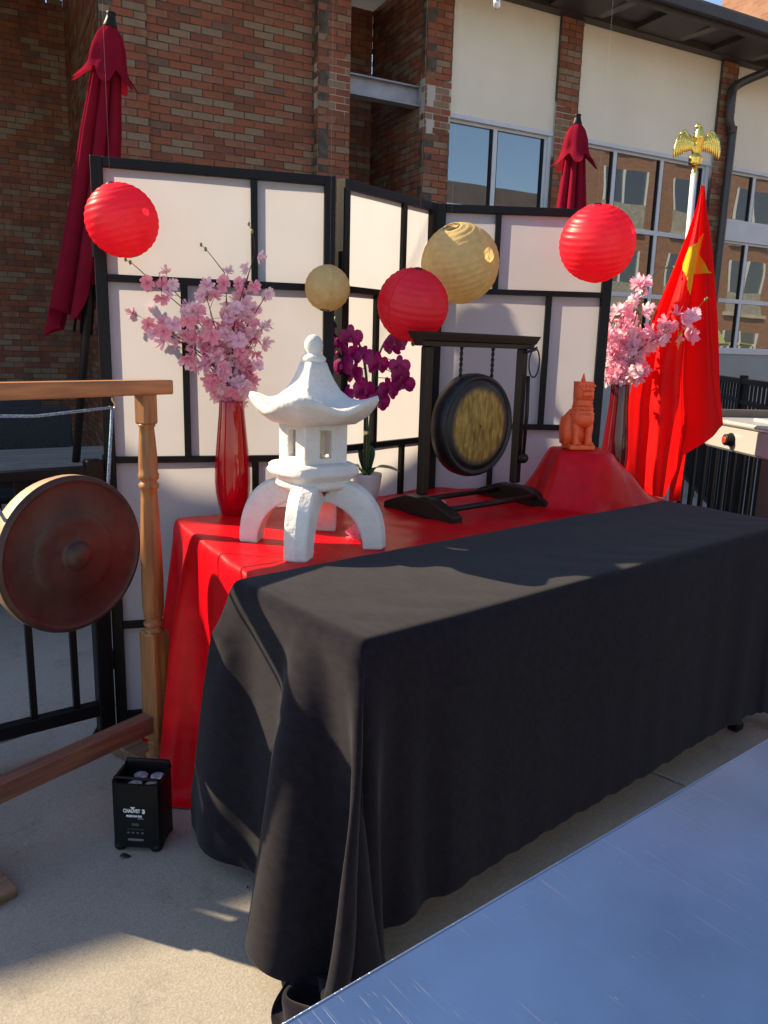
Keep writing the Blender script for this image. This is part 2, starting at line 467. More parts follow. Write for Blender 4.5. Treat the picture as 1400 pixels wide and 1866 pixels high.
def spline(pts, n=8):
    """Catmull-Rom through points"""
    pts = [Vector(p) for p in pts]; out = []
    P = [pts[0] * 2 - pts[1]] + pts + [pts[-1] * 2 - pts[-2]]
    for i in range(1, len(P) - 2):
        for k in range(n):
            t = k / n
            a, b, c, d = P[i - 1], P[i], P[i + 1], P[i + 2]
            out.append(0.5 * ((2 * b) + (c - a) * t + (2 * a - 5 * b + 4 * c - d) * t * t + (3 * b - a - 3 * c + d) * t ** 3))
    out.append(pts[-1]); return out
def interp(xs, ys, x):
    return float(np.interp(x, xs, ys))

# ================================================================== SETTING
WALL_AZ = R(62.73)
WALL_ROT = PI / 2 - WALL_AZ                # building frame: x along the facade, y into it
WALL_O = Vector((-0.775, 8.39, 0))

# ground: a sheet to the horizon and the patio slabs on it
g = MB()
g.add([(-400, -400, -0.03), (400, -400, -0.03), (400, 400, -0.03), (-400, 400, -0.03)], [(0, 1, 2, 3)])
ground = struct(g.build('ground', MT['concrete']))
slab = MB().cbox((0, 0, -0.03), 2.988, 2.988, 0.06, 0.006).mesh('concrete_slab', MT['concrete'])
ga = R(-44)                                # joint direction of the patio
ca, sa = math.cos(ga), math.sin(ga)
k = 0
for i in range(-3, 4):
    for j in range(-3, 4):
        x = 0.80 + 1.5 + (i) * 3.0 - 3.0; y = 0.2 + j * 3.0
        jx, jy = 0.9, 2.17
        px, py = jx + ca * (i * 3.0 - 0.1) - sa * (j * 3.0 + 1.5), jy + sa * (i * 3.0 - 0.1) + ca * (j * 3.0 + 1.5)
        o = inst(slab, 'concrete_slab', ground, (px, py, 0.0), (0, 0, ga))

exec_parts = []

# ------------------------------------------------------------------ main building
B = empty('brick_building', WALL_O, WALL_ROT, 'red brick building with cream panels, tall windows and dark brown eaves behind the screen', 'building')
BW, BHt, JT = 0.193, 0.0577, 0.010
brick_me = []
for k in range(5):
    for v_ in range(2):
        bx = MB()
        rr = random.Random(k * 7 + v_)
        # front face at y = 0 going back 3 cm; slightly uneven edges
        P = []
        for y in (0, 0.03):
            for x, z in ((-1, -1), (1, -1), (1, 1), (-1, 1)):
                P.append((x * BW / 2 + rr.uniform(-.002, .002), y + rr.uniform(-.0015, .0015), z * BHt / 2 + rr.uniform(-.0018, .0018)))
        bx.add(P, [(0, 1, 2, 3), (0, 4, 5, 1), (1, 5, 6, 2), (2, 6, 7, 3), (3, 7, 4, 0)])
        brick_me.append(bx.mesh('brick', BR[k]))
half_me = []
WEIGHT = [0, 0, 0, 0, 0, 1, 1, 1, 1, 2, 2, 2, 2, 3, 3, 3, 3, 4]

def brick_wall(name, axis, c, a0, a1, z0, z1, indiv=None, mortar='mortar', out=-1):
    """bricks on a plane of the building frame.
    axis 'x': plane y=c facing -y, running x from a0 to a1.  axis 'y': plane x=c facing -x, running y from a0 to a1"""
    mb = MB()
    th = 0.12
    if axis == 'x': mb.box(a0, a1, c + 0.006, c + th, 0, z1)
    else: mb.box(c + 0.006, c + th, a0, a1, 0, z1)
    w = mb.build(name, MT[mortar] if isinstance(mortar, str) else mortar, B)
    rest = MB()
    row = int(math.floor(z0 / 0.0677))
    while row * 0.0677 < z1:
        z = row * 0.0677 + 0.0338
        off = (0.1015 if row % 2 else 0.0) + a0
        x = off - 0.203
        while x < a1 - 0.005:
            xa, xb = max(x, a0), min(x + BW, a1)
            if xb - xa > 0.03:
                cx = (xa + xb) / 2; sx = (xb - xa) / BW
                k = random.choice(WEIGHT); jit = random.uniform(-0.0025, 0.0025)
                if indiv and indiv(cx, z) and cnt[0] < 300:
                    cnt[0] += 1
                    me = brick_me[k * 2 + random.randrange(2)]
                    if axis == 'x': inst(me, 'brick', w, (cx, c + jit, z), (0, 0, 0), (sx, 1, 1))
                    else: inst(me, 'brick', w, (c + jit, cx, z), (0, 0, -PI / 2), (sx, 1, 1))
                else:
                    h = BHt / 2; q = [random.uniform(-.0018, .0018) for _ in range(4)]
                    if axis == 'x':
                        P = [(xa, c + jit, z - h + q[0]), (xb, c + jit, z - h + q[1]), (xb, c + jit, z + h + q[2]), (xa, c + jit, z + h + q[3])]
                        P += [(p[0], c + 0.02, p[2]) for p in P]
                    else:
                        P = [(c + jit, xb, z - h + q[0]), (c + jit, xa, z - h + q[1]), (c + jit, xa, z + h + q[2]), (c + jit, xb, z + h + q[3])]
                        P += [(c + 0.02, p[1], p[2]) for p in P]
                    rest.add(P, [(0, 1, 2, 3), (0, 4, 5, 1), (1, 5, 6, 2), (2, 6, 7, 3), (3, 7, 4, 0)], k)
            x += BW + JT
        row += 1
    if rest.f:
        o = rest.build('brick_field', BR, w); o['kind'] = 'stuff'
    return w
cnt = [0]
ztop = 5.15
vis = lambda a, z: 2.95 < z < 4.62
# pale mortar patch where the beam was grouted in
def patch_mortar():
    m = mat('mortar_patched', (0.10, 0.085, 0.07), 0.95, var=0.2, scale=14, spec=0.1)
    t = m.node_tree; b = t.nodes['Principled BSDF']
    src = b.inputs['Base Color'].links[0].from_socket
    tc = t.nodes.new('ShaderNodeTexCoord'); sp = t.nodes.new('ShaderNodeSeparateXYZ')
    t.links.new(tc.outputs['Object'], sp.inputs[0])
    n = t.nodes.new('ShaderNodeTexNoise'); n.inputs['Scale'].default_value = 5
    t.links.new(tc.outputs['Object'], n.inputs['Vector'])
    a = t.nodes.new('ShaderNodeMath'); a.operation = 'MULTIPLY_ADD'; a.inputs[1].default_value = 0.35
    t.links.new(n.outputs[0], a.inputs[0]); t.links.new(sp.outputs[2], a.inputs[2])
    r = t.nodes.new('ShaderNodeMapRange'); r.interpolation_type = 'SMOOTHSTEP'
    r.inputs['From Min'].default_value = 3.72; r.inputs['From Max'].default_value = 3.80
    t.links.new(a.outputs[0], r.inputs[0])
    r2 = t.nodes.new('ShaderNodeMapRange'); r2.interpolation_type = 'SMOOTHSTEP'
    r2.inputs['From Min'].default_value = 4.34; r2.inputs['From Max'].default_value = 4.28
    t.links.new(a.outputs[0], r2.inputs[0])
    mu = t.nodes.new('ShaderNodeMath'); mu.operation = 'MULTIPLY'
    t.links.new(r.outputs[0], mu.inputs[0]); t.links.new(r2.outputs[0], mu.inputs[1])
    mx = t.nodes.new('ShaderNodeMix'); mx.data_type = 'RGBA'
    t.links.new(mu.outputs[0], mx.inputs[0]); t.links.new(src, mx.inputs[6]); mx.inputs[7].default_value = (0.48, 0.44, 0.39, 1)
    t.links.new(mx.outputs[2], b.inputs['Base Color'])
    return m
pm = patch_mortar()
brick_wall('brick_pier', 'x', 0.0, 0.0, 0.352, 0, ztop, vis, pm)
brick_wall('brick_wall', 'x', 0.10, -1.64, 0.0, 0, ztop, vis)
brick_wall('brick_pier', 'x', 0.07, -2.05, -1.64, 0, ztop, vis)
brick_wall('brick_pier', 'x', 0.0, 1.236, 1.556, 0, ztop, vis, pm)
brick_wall('brick_return', 'y', 0.0, 0.0, 0.10, 0, ztop)
brick_wall('brick_return', 'y', -2.05, 0.07, 2.95, 0, ztop)
brick_wall('brick_wall', 'x', 2.95, -7.5, -2.05, 0, ztop)
brick_wall('brick_wall', 'x', 1.34, 0.352, 1.236, 0, ztop)
brick_wall('brick_return', 'y', 1.236, 0.0, 1.34, 0, ztop, None, pm)
brick_wall('brick_pier', 'x', 0.0, 3.0, 3.318, 0, ztop, None, pm)
brick_wall('brick_pier', 'x', 0.0, 5.66, 5.95, 0, ztop, None, pm)
# plain masonry that is never seen from here but carries the roof
o = MB().box(-16, -7.5, 0.0, 6, 0, ztop).box(-7.5, 12, 3.2, 6, 0, ztop).build('rear_masonry', BR[0], B)
# steel beam bridging the niche
bm_ = MB()
bm_.box(0.30, 1.234, 0.17, 0.18, 3.88, 4.06)
bm_.box(0.30, 1.234, 0.11, 0.24, 3.87, 3.884)
bm_.box(0.30, 1.234, 0.11, 0.24, 4.056, 4.07)
bm_.box(1.222, 1.234, 0.112, 0.238, 3.886, 4.054)
bm_.build('steel_beam', MT['steelbeam'], B)
# cream panels
bays = [(1.556, 3.0), (3.318, 5.66), (5.95, 9.4)]
for a, b in bays:
    MB().box(a, b, 0.05, 0.20, 3.85, ztop).build('cream_panel', MT['cream'], B)
    MB().box(a, b, 0.035, 0.20, 3.80, 3.846).build('window_head', MT['alum'], B)
def window(x0, x1, z0, z1, fr=0.028, dep=0.05, y=0.09):
    f = MB()
    f.box(x0, x0 + fr, y, y + dep, z0, z1); f.box(x1 - fr, x1, y, y + dep, z0, z1)
    f.box(x0 + fr, x1 - fr, y, y + dep, z0, z0 + fr); f.box(x0 + fr, x1 - fr, y, y + dep, z1 - fr, z1)
    w = f.build('window', MT['alum'], B)
    p = MB(); p.box(x0 + fr, x1 - fr, y + dep * .55, y + dep * .75, z0 + fr, z1 - fr)
    p.build('pane', MT['glass'], w)
    ins = fr
    MB().box(x0 + ins, x0 + ins + .012, y + .004, y + dep * .55, z0 + ins, z1 - ins).build('gasket', MT['blackmetal'], w)
    MB().box(x1 - ins - .03, x1 - ins, y + .012, y + dep * .55, z0 + ins, z1 - ins).build('gasket', MT['blackmetal'], w)
    return w
for x0, x1 in ((1.556, 2.22), (2.22, 2.95)):
    window(x0, x1, 2.9, 3.80); window(x0, x1, 2.08, 2.9); window(x0, x1, 1.42, 2.08)
MB().box(2.95, 3.0, 0.06, 0.18, 1.42, 3.80).build('window_jamb', MT['alum'], B)
for x0, x1 in ((3.36, 4.03), (4.03, 4.83), (4.83, 5.60)):
    window(x0, x1, 2.88, 3.80); window(x0, x1, 2.08, 2.88); window(x0, x1, 1.42, 2.08)
MB().box(3.318, 3.36, 0.06, 0.18, 1.42, 3.80).box(5.60, 5.66, 0.06, 0.18, 1.42, 3.80).build('window_jamb', MT['alum'], B)
for x0, x1 in ((5.95, 6.60), (6.60, 7.6), (7.6, 8.6)):
    window(x0, x1, 3.16, 3.80); window(x0, x1, 2.10, 2.90); window(x0, x1, 1.42, 2.10)
MB().box(5.95, 9.4, 0.06, 0.16, 2.902, 3.158).build('spandrel', MT['alum'], B)
MB().box(8.6, 9.4, 0.06, 0.16, 1.42, 2.90).box(8.6, 9.4, 0.06, 0.16, 3.158, 3.80).build('window_jamb', MT['alum'], B)
for a, b in bays:
    MB().box(a, b, 0.04, 0.20, 0, 1.36).build('base_panel', mat('grey_base_panel', (0.33, 0.34, 0.34), 0.7, var=0.04, scale=2), B)
    MB().box(a, b, 0.02, 0.20, 1.362, 1.418).build('window_sill', MT['alum'], B)
# eaves: soffit, beams, fascia and gutter along the whole front
EV = -0.72
sf = MB()
sf.add([(-16, 0.4, 5.151), (12, 0.4, 5.151), (12, EV + .03, 5.15), (-16, EV + .03, 5.15)], [(0, 1, 2, 3)])
sf.build('soffit', MT['soffit'], B)
MB().box(-16, 12, -0.10, 0.03, 5.07, 5.149).build('frieze_board', MT['fascia'], B)
MB().box(-16, 12, EV - 0.02, EV + 0.03, 5.04, 5.17).build('fascia', MT['fascia'], B)
MB().box(-16, 12, EV - 0.12, EV - 0.021, 5.08, 5.17).build('gutter', MT['fascia'], B)
rf = MB()
rf.add([(-16, EV - 0.12, 5.20), (12, EV - 0.12, 5.20), (12, 7, 7.0), (-16, 7, 7.0)] + [(-16, EV - 0.12, 5.172), (12, EV - 0.12, 5.172), (12, 7, 6.97), (-16, 7, 6.97)],
       [(0, 1, 2, 3), (7, 6, 5, 4), (0, 4, 5, 1), (1, 5, 6, 2), (2, 6, 7, 3), (3, 7, 4, 0)])
rf.build('roof', MT['soffit'], B)
MB().box(-16, -7.3, EV - 0.12, EV + 0.1, 5.203, 5.33).build('shade_parapet', BR[0], B)  # unseen raised edge added so the roof shadow reaches further across the patio
bmats = mat('weathered_eave_beam', (0.16, 0.13, 0.115), 0.6, var=0.1)
for i in range(-11, 9):
    u = 4.72 + i * 1.29
    if -16 < u < 12:
        bb = MB()
        bb.add([(u - .06, -.10, 5.10), (u + .06, -.10, 5.10), (u + .06, EV + .035, 5.06), (u - .06, EV + .035, 5.06),
                (u - .06, -.10, 5.149), (u + .06, -.10, 5.149), (u + .06, EV + .035, 5.149), (u - .06, EV + .035, 5.149)],
               [(0, 3, 2, 1), (0, 1, 5, 4), (2, 3, 7, 6), (1, 2, 6, 5), (3, 0, 4, 7)])
        bb.build('eave_beam', bmats, B)
        # dark box between two beams
        MB().box(u - .72, u - .061, EV + .032, -0.101, 5.085, 5.148).build('soffit_box', MT['fascia'], B)
# downspout
ds = spline([(6.35, EV - .07, 5.12), (6.30, EV - .07, 5.02), (6.10, -0.35, 4.93), (5.83, -0.10, 4.78), (5.76, -0.085, 4.60), (5.77, -0.085, 4.36), (5.84, -0.085, 4.20), (5.85, -0.085, 3.9), (5.85, -0.085, 0.0)], 8)
MB().tube(ds, 0.055, 10).build('downspout', MT['downspout'], B)

# sunlit brick tower rising behind the roof
def far_brick():
    m = bpy.data.materials.new('far_brickwork'); m.use_nodes = True
    t = m.node_tree; b = t.nodes['Principled BSDF']; b.inputs['Roughness'].default_value = 0.9
    tc = t.nodes.new('ShaderNodeTexCoord')
    sp = t.nodes.new('ShaderNodeSeparateXYZ'); t.links.new(tc.outputs['Object'], sp.inputs[0])
    ad = t.nodes.new('ShaderNodeMath'); ad.operation = 'ADD'; t.links.new(sp.outputs[0], ad.inputs[0]); t.links.new(sp.outputs[1], ad.inputs[1])
    cb = t.nodes.new('ShaderNodeCombineXYZ'); t.links.new(ad.outputs[0], cb.inputs[0]); t.links.new(sp.outputs[2], cb.inputs[1])
    bt = t.nodes.new('ShaderNodeTexBrick'); bt.inputs['Scale'].default_value = 1
    bt.inputs['Brick Width'].default_value = 0.203; bt.inputs['Row Height'].default_value = 0.0677; bt.inputs['Mortar Size'].default_value = 0.005
    bt.inputs['Color1'].default_value = (0.20, 0.085, 0.050, 1); bt.inputs['Color2'].default_value = (0.28, 0.135, 0.075, 1); bt.inputs['Mortar'].default_value = (0.22, 0.15, 0.10, 1)
    t.links.new(cb.outputs[0], bt.inputs['Vector']); t.links.new(bt.outputs[0], b.inputs['Base Color'])
    return m
MT['farbrick'] = far_brick()
tw = empty('brick_tower', WALL_O + rotz(WALL_ROT) @ Vector((10, 4.05, 0)), WALL_ROT, 'sunlit orange brick tower rising above the dark roof edge', 'tower')
MB().box(0, 5, -2.8, 0, 0, 9.0).build('tower_wall', MT['farbrick'], tw)
MB().box(-.12, 5.12, -2.92, .12, 9.003, 9.2).build('coping', MT['soffit'], tw)

# opposite wing, seen only mirrored in the windows
OP = empty('hotel_wing', WALL_O + rotz(WALL_ROT) @ Vector((4, -16, 0)), WALL_ROT, 'sunlit brick hotel wing with stacked guest room windows mirrored in the tall windows', 'building')
wl = MB().box(0, 12.8, -2, 0, 0, 6.0).box(12.803, 40, -2, 0.6, 0, 11.5)
wl.build('wall', MT['farbrick'], OP)
MB().box(-.5, 12.8, -2, .8, 6.003, 6.8).build('low_roof', MT['soffit'], OP)
MB().box(12.8, 40.5, -2, 1.0, 11.503, 12.1).build('roof', MT['soffit'], OP)
gp = mat('spandrel_grey', (0.30, 0.30, 0.27), 0.7)
lim = mat('limestone_sill', (0.45, 0.40, 0.31), 0.8)
for i in range(7):
    for j in range(4):
        x = 13.6 + i * 3.6; z = 0.4 + j * 2.85
        if z + 2.2 > 11.4: continue
        w = MB().box(x, x + 2.2, 0.603, 0.70, z, z + 0.85).build('window_bay', gp, OP)
        MB().box(x, x + 2.2, 0.605, 0.63, z + .853, z + 2.1).build('pane', MT['glass'], w)
        fm = MB()
        for xx in (x, x + 1.07, x + 2.14): fm.box(xx, xx + .06, .632, .70, z + .853, z + 2.1)
        fm.build('frame', MT['alum'], w)
        MB().box(x - .1, x + 2.3, 0.603, .80, z - .14, z - .003).build('sill', lim, w)
# loungers in front of it
def lounger(loc, rz, label):
    t = empty('pool_lounger', loc, rz, label, 'lounger', 'loungers mirrored in the windows')
    MB().box(0, 1.2, -.3, .3, .33, .36).build('seat', MT['greensling'], t)
    bk = MB(); bk.box(0, .75, -.3, .3, 0, .03, T=TR(1.2, 0, .33) @ Matrix.Rotation(R(-48), 4, 'Y')); bk.build('backrest', MT['greensling'], t)
    fr = MB(); fr.box(-.05, 1.25, -.35, -.301, .28, .36); fr.box(-.05, 1.25, .301, .35, .28, .36); fr.build('frame', MT['whiteplastic'], t)
    for x in (0.05, 1.05):
        for y in (-.32, .32): MB().box(x, x + .07, y - .025, y + .025, 0, .28).build('leg', MT['whiteplastic'], t)
TERR = 1.45
te = MB().box(14.5, 46, -15.4, -8.6, 0, TERR)
tobj = te.build('terrace', MT['concrete'])
tobj.location = WALL_O; tobj.rotation_euler = (0, 0, WALL_ROT); struct(tobj)
for lx, ly, lb in ((16.6, -9.3, 'white lounger with a raised green sling mirrored in the window next to the downspout'),
                   (17.5, -9.2, 'second white green sling lounger from the downspout, mirrored in the window'),
                   (18.7, -9.3, 'third white green sling lounger from the downspout, mirrored in the window')):
    lounger(WALL_O + rotz(WALL_ROT) @ Vector((lx, ly, TERR)), WALL_ROT - PI / 2 + R(8), lb)

# ================================================================== TABLES AND CLOTHS
TA = Vector((-0.034, 1.338, 0))           # near corner of the front table, on the ground
TROT = PI / 2 - R(49.94)                  # table frame: x along the long side, y to the back
TT = 0.740                                # table top
TL, TD1, TD2 = 1.83, 0.50, 1.15
TM = TR(*TA) @ rotz(TROT)
def tbl(l, d, z=0.0): return TM @ Vector((l, d, z))
def folding_table(d0, d1, label, l0=0.0):
    t = empty('folding_table', tbl(l0, d0), TROT, label, 'table')
    w = d1 - d0
    MB().cbox((TL / 2, w / 2, TT - .024), TL - .05, w - .03, .036, .010).build('tabletop', MT['tabletop'], t)
    for x in (.07, TL - .10):
        for y in (.06, w - .06):
            lg = MB(); lg.tube([(x, y, .02), (x, y, TT - .04)], .014, 8); lg.cbox((x, y, .02), .045, .045, .04, .008)
            lg.build('leg', MT['blackmetal'], t)
        MB().tube([(x, .06, .25), (x, w - .06, .25)], .011, 6).build('cross_bar', MT['blackmetal'], t)
folding_table(0.0, TD1, 'long folding table under the black cloth, its black feet showing below the hem')
folding_table(TD1 + .005, TD2, 'second long folding table under the red satin cloth, beside the folding screen', 0.13)

def drape(P, free, boxes, steps, seed, stiff=0.9, bend=0.25, damp=0.97, iters=9, grav=9.8, floor=0.004, start=None):
    """small position-based cloth solver; P: (ny,nx,3) start shape, free: mask of moving points"""
    rng = np.random.default_rng(seed)
    ny, nx, _ = P.shape
    idx = np.arange(ny * nx).reshape(ny, nx)
    X = P.reshape(-1, 3).copy(); X0 = X.copy()
    w = free.reshape(-1).astype(float)
    if start is not None: X = np.where(w[:, None] > 0, start.reshape(-1, 3), X)
    X += (rng.normal(0, 0.0012, X.shape)) * w[:, None]
    V = np.zeros_like(X)
    batches = []
    def addb(a, b, k):
        a = a.ravel(); b = b.ravel()
        keep = (w[a] + w[b]) > 0
        a, b = a[keep], b[keep]
        if len(a): batches.append((a, b, np.linalg.norm(X0[a] - X0[b], axis=1), k))
    for p in (0, 1):
        addb(idx[:, p:-1:2], idx[:, p + 1::2], stiff) if idx[:, p:-1:2].shape == idx[:, p + 1::2].shape else addb(idx[:, p:-1:2][:, :idx[:, p + 1::2].shape[1]], idx[:, p + 1::2], stiff)
        n = idx[p + 1::2].shape[0]; addb(idx[p:-1:2][:n], idx[p + 1::2], stiff)
        n = idx[p + 1::2].shape[0]
        addb(idx[p:-1:2][:n, :-1], idx[p + 1::2][:, 1:], stiff * .35)
        addb(idx[p:-1:2][:n, 1:], idx[p + 1::2][:, :-1], stiff * .35)
    for p in range(4):
        a = idx[:, p:-3:4]; b = idx[:, p + 3::4]; n = min(a.shape[1], b.shape[1]); addb(a[:, :n], b[:, :n], bend)
        a = idx[p:-3:4]; b = idx[p + 3::4]; n = min(a.shape[0], b.shape[0]); addb(a[:n], b[:n], bend)
    dt = 1 / 60
    for st in range(steps):
        V[:, 2] -= grav * dt * w
        V *= damp
        prev = X.copy()
        X = X + V * dt * w[:, None]
        for it in range(iters):
            for a, b, L, k in batches:
                d = X[a] - X[b]
                ln = np.sqrt((d * d).sum(1)) + 1e-9
                c = d * (k * (ln - L) / ln / (w[a] + w[b]))[:, None]
                X[a] -= c * w[a][:, None]; X[b] += c * w[b][:, None]
        for (x0, x1, y0, y1, zt) in boxes:
            ins = (X[:, 0] > x0) & (X[:, 0] < x1) & (X[:, 1] > y0) & (X[:, 1] < y1) & (X[:, 2] < zt) & (w > 0)
            if ins.any():
                q = X[ins]
                dd = np.stack([q[:, 0] - x0, x1 - q[:, 0], q[:, 1] - y0, y1 - q[:, 1], zt - q[:, 2]], 1)
                m = dd.argmin(1)
                q[m == 0, 0] = x0; q[m == 1, 0] = x1; q[m == 2, 1] = y0; q[m == 3, 1] = y1; q[m == 4, 2] = zt
                X[ins] = q
        low = X[:, 2] < floor
        X[low, 2] = floor
        X[low, :2] = prev[low, :2] * .5 + X[low, :2] * .5
        V = (X - prev) / dt
    return X.reshape(ny, nx, 3)

def cloth_obj(name, X, m, label, cat):
    ny, nx, _ = X.shape
    F = [(j * nx + i, j * nx + i + 1, (j + 1) * nx + i + 1, (j + 1) * nx + i) for j in range(ny - 1) for i in range(nx - 1)]
    mb = MB(); mb.add([tuple(p) for p in X.reshape(-1, 3)], F, 0, True)
    o = mb.build(name, m)
    o.location = TA; o.rotation_euler = (0, 0, TROT)
    s = o.modifiers.new('solidify', 'SOLIDIFY'); s.thickness = 0.0022; s.offset = 1
    subsurf(o, 2)
    tag(o, label, cat)
    return o

# black cloth: top strip, left end, front
def hang_start(gx, gy, x0, y0, amp, seed):
    """points beyond the table edge start already hanging, the corner as an open flap"""
    rng = np.random.default_rng(seed)
    el = np.maximum(0, x0 - gx); ed = np.maximum(0, y0 - gy)
    X = np.maximum(gx, x0); Y = np.maximum(gy, y0); Zz = np.full_like(gx, TT + .006)
    ph = rng.uniform(0, 6, 4)
    side = (el > 0) & (ed <= 0); front = (ed > 0) & (el <= 0); corner = (el > 0) & (ed > 0)
    foldL = amp * (1 + np.sin(Y * 24 + ph[0]) + .45 * np.sin(Y * 47 + ph[1])) * (el / .6) ** 1.1
    foldF = .03 * amp * (1 + np.sin(X * 13 + ph[2]) + .5 * np.sin(X * 29 + ph[3])) * (ed / .6) ** 1.2
    X = X - np.where(side, .006 + np.maximum(0, foldL), 0)
    Y = Y - np.where(front, .006 + np.maximum(0, foldF), 0)
    Zz = np.where(side, Zz - el, np.where(front, Zz - ed, Zz))
    # the quarter circle of spare cloth at the corner folds into two ridges with a deep valley between
    r = np.hypot(el, ed); fi = np.arctan2(ed, el)
    rho = r * (.04 + .34 * np.sin(2 * fi) ** 2 * (1 - .97 * np.exp(-((fi - .72) / .24) ** 2)))
    drop = np.sqrt(np.maximum(r * r - rho * rho, 0))
    over = np.maximum(0, drop - TT + .01)
    rho = rho + over * (.06 + .12 * np.sin(fi * 9))
    X = np.where(corner, -rho * np.cos(fi) - .006, X); Y = np.where(corner, -rho * np.sin(fi) - .006, Y)
    Zz = np.where(corner, TT + .006 - drop, Zz)
    Zz = np.where(Zz < .012, .012 + .055 * np.abs(np.sin(over * 45 + fi * 5)) * (over > 0), Zz)
    return np.stack([X, Y, Zz], 2)
sp = 0.0185
xs = sp * np.arange(-34, int((TL + .40) / sp)); ys = sp * np.arange(-31, 26)
ys[-1] = .468
gx, gy = np.meshgrid(xs, ys)
Z = np.full_like(gx, TT + 0.006)
P = np.stack([gx, gy, Z], 2)
el_ = np.maximum(0, -gx)
P[..., 1] = np.where(gy > 0, .468 - (.468 - gy) * (1 + .45 * np.minimum(1, el_ / .25)), gy - .468 * .45 * np.minimum(1, el_ / .25))
slant = .19 * np.minimum(1, el_ / .55) * np.clip(gy / .468, 0, 1)
P[..., 1] += slant
free = ~((gx > -0.001) & (gx < TL - .004) & (gy > -0.001))
S0 = hang_start(gx, gy, 0.0, 0.0, 0.034, 5)
S0[..., 1] += slant
S0[..., 0] = np.where(gx > TL, TL + .004 + .004 * np.sin(gy * 30), S0[..., 0])
S0[..., 2] = np.where(gx > TL, np.minimum(S0[..., 2], TT + .006 - (gx - TL)), S0[..., 2])
Xb = drape(P, free, [(-0.014, TL + .004, -0.004, 1.2, TT + .004), (-0.045, TL, .43, 1.3, TT - .10)], 75, 3, bend=0.16, iters=14, damp=0.93, start=S0)
topw = (gx > 0.02) & (gx < TL) & (gy > 0.02)
wr = 0.0018 * np.sin(gx * 21 + 3 * np.sin(gy * 9)) * np.sin(gy * 13 + gx * 4)
Xb[..., 2] += np.where(topw, np.abs(wr), 0)
fm_ = np.clip((gx - .10) / .15, 0, 1) * (gy < -.001)
Xb[..., 1] = np.where(fm_ > 0, Xb[..., 1] + ((-.010 - .02 * np.abs(gy) + .003 * np.sin(gx * 9 + 2)) - Xb[..., 1]) * .82 * fm_, Xb[..., 1])
hem = np.arange(len(ys)) < 2
Xb[hem, :, 2] += .006 * np.sin(xs * 70)[None, :] * np.sin(xs * 23 + 1)[None, :]
black = cloth_obj('black_tablecloth', Xb, MT['blackcloth'], 'black suede tablecloth draped over the front table, its corner pooling on the concrete', 'tablecloth')

# red cloth: back strip with the draped riser, left end
RC = Vector((1.472, 0.622))               # riser centre in the table frame
RH = 0.198
xs = .0185 * np.arange(-36, int((TL + .26) / .0185)); ys = np.append(np.arange(0.452, TD2 + .06, 0.0185), [])
gx, gy = np.meshgrid(xs, ys)
def tent(l, d):
    q = rotz(TROT) @ Vector((l - RC.x, d - RC.y, 0))
    a = math.atan2(q.y, q.x)
    m = (abs(q.x) ** 9 + abs(q.y) ** 9) ** (1 / 9)
    reach = interp([-180, -135, -90, -45, 0, 45, 90, 135, 180], [.11, .055, .12, .25, .30, .22, .15, .12, .12], math.degrees(a)) * (1 + .10 * math.sin(7 * a) + .06 * math.sin(13 * a + 1))
    if m < 0.098: return RH - .002 * (m / .098) ** 2
    t = min(1, (m - .098) / reach)
    fold = 0.007 * math.sin(11 * a + 2 * math.sin(3 * a)) * math.sin(PI * min(1, t * 1.1)) if t < .95 else 0
    return RH * (1 - t) ** 1.65 + fold
SHX = 0.19
tz = np.vectorize(tent)(gx + SHX * (gy - .45), gy)
fade = np.clip((gy - 0.452) / 0.05, 0, 1)
tz = tz * fade
wrk = 0.006 * np.abs(np.sin(gx * 17 + 2.2 * np.sin(gy * 8)) * np.sin(gy * 15 + gx * 6)) * fade
P = np.stack([gx, gy, TT + 0.0035 + tz + wrk * (tz < .02)], 2)
P[..., 1] = np.where(gx < 0, .50 + (gy - .50) * (1 + .38 * np.minimum(1, -gx / .25)), gy)
free = ~((gx > 0.01) & (gx < TL - .01) & (gy < TD2 - .01))
S1 = P.copy(); S1[..., 1] = gy; eL = np.maximum(0, .016 - gx); eB = np.maximum(0, gy - TD2)
ph = 17 * gy
S1[..., 0] = np.where(gx < .016, .010 - (.010 + .045 * np.abs(np.sin(gy * 21 + .4) + .5 * np.sin(gy * 43))) * (eL / .5), S1[..., 0])
S1[..., 1] = np.where(gx < .016, .50 + (S1[..., 1] - .50) * (1 - .20 * np.minimum(1, eL / .5)), S1[..., 1])
S1[..., 1] = np.where(eB > 0, np.minimum(S1[..., 1], TD2 + .006), S1[..., 1])
S1[..., 2] = np.maximum(S1[..., 2] - np.maximum(eL, eB), .01)
Xr = drape(P, free, [(0.016, TL + .004, -0.2, TD2 + .004, TT + .003)], 80, 11, bend=0.08, iters=13, damp=0.92, start=S1)
Xr[..., 0] = np.where((gx < -.03) & (Xr[..., 1] < .70), np.maximum(Xr[..., 0], -.026 - SHX * (Xr[..., 1] - .45)), Xr[..., 0])
Xr[..., 2] = np.where((gx < 0) & (gy < .66), np.maximum(Xr[..., 2], .17 + .1 * (.66 - gy)), Xr[..., 2])
Xr[..., 0] += SHX * (Xr[..., 1] - .45) + .012
red = cloth_obj('red_tablecloth', Xr, MT['redsatin'], 'glossy red satin cloth over the back table, falling to the ground beside the gong stand', 'tablecloth')
o = MB().cbox((0, 0, 0.095), 0.140, 0.140, 0.188, .004).build('riser_box', MT['tabletop'])
o.location = tbl(RC.x, RC.y, TT + .004); tag(o, 'square riser box under the red satin below the orange lion', 'box')
ZT = TT + 0.0075                            # cloth surface on the tables

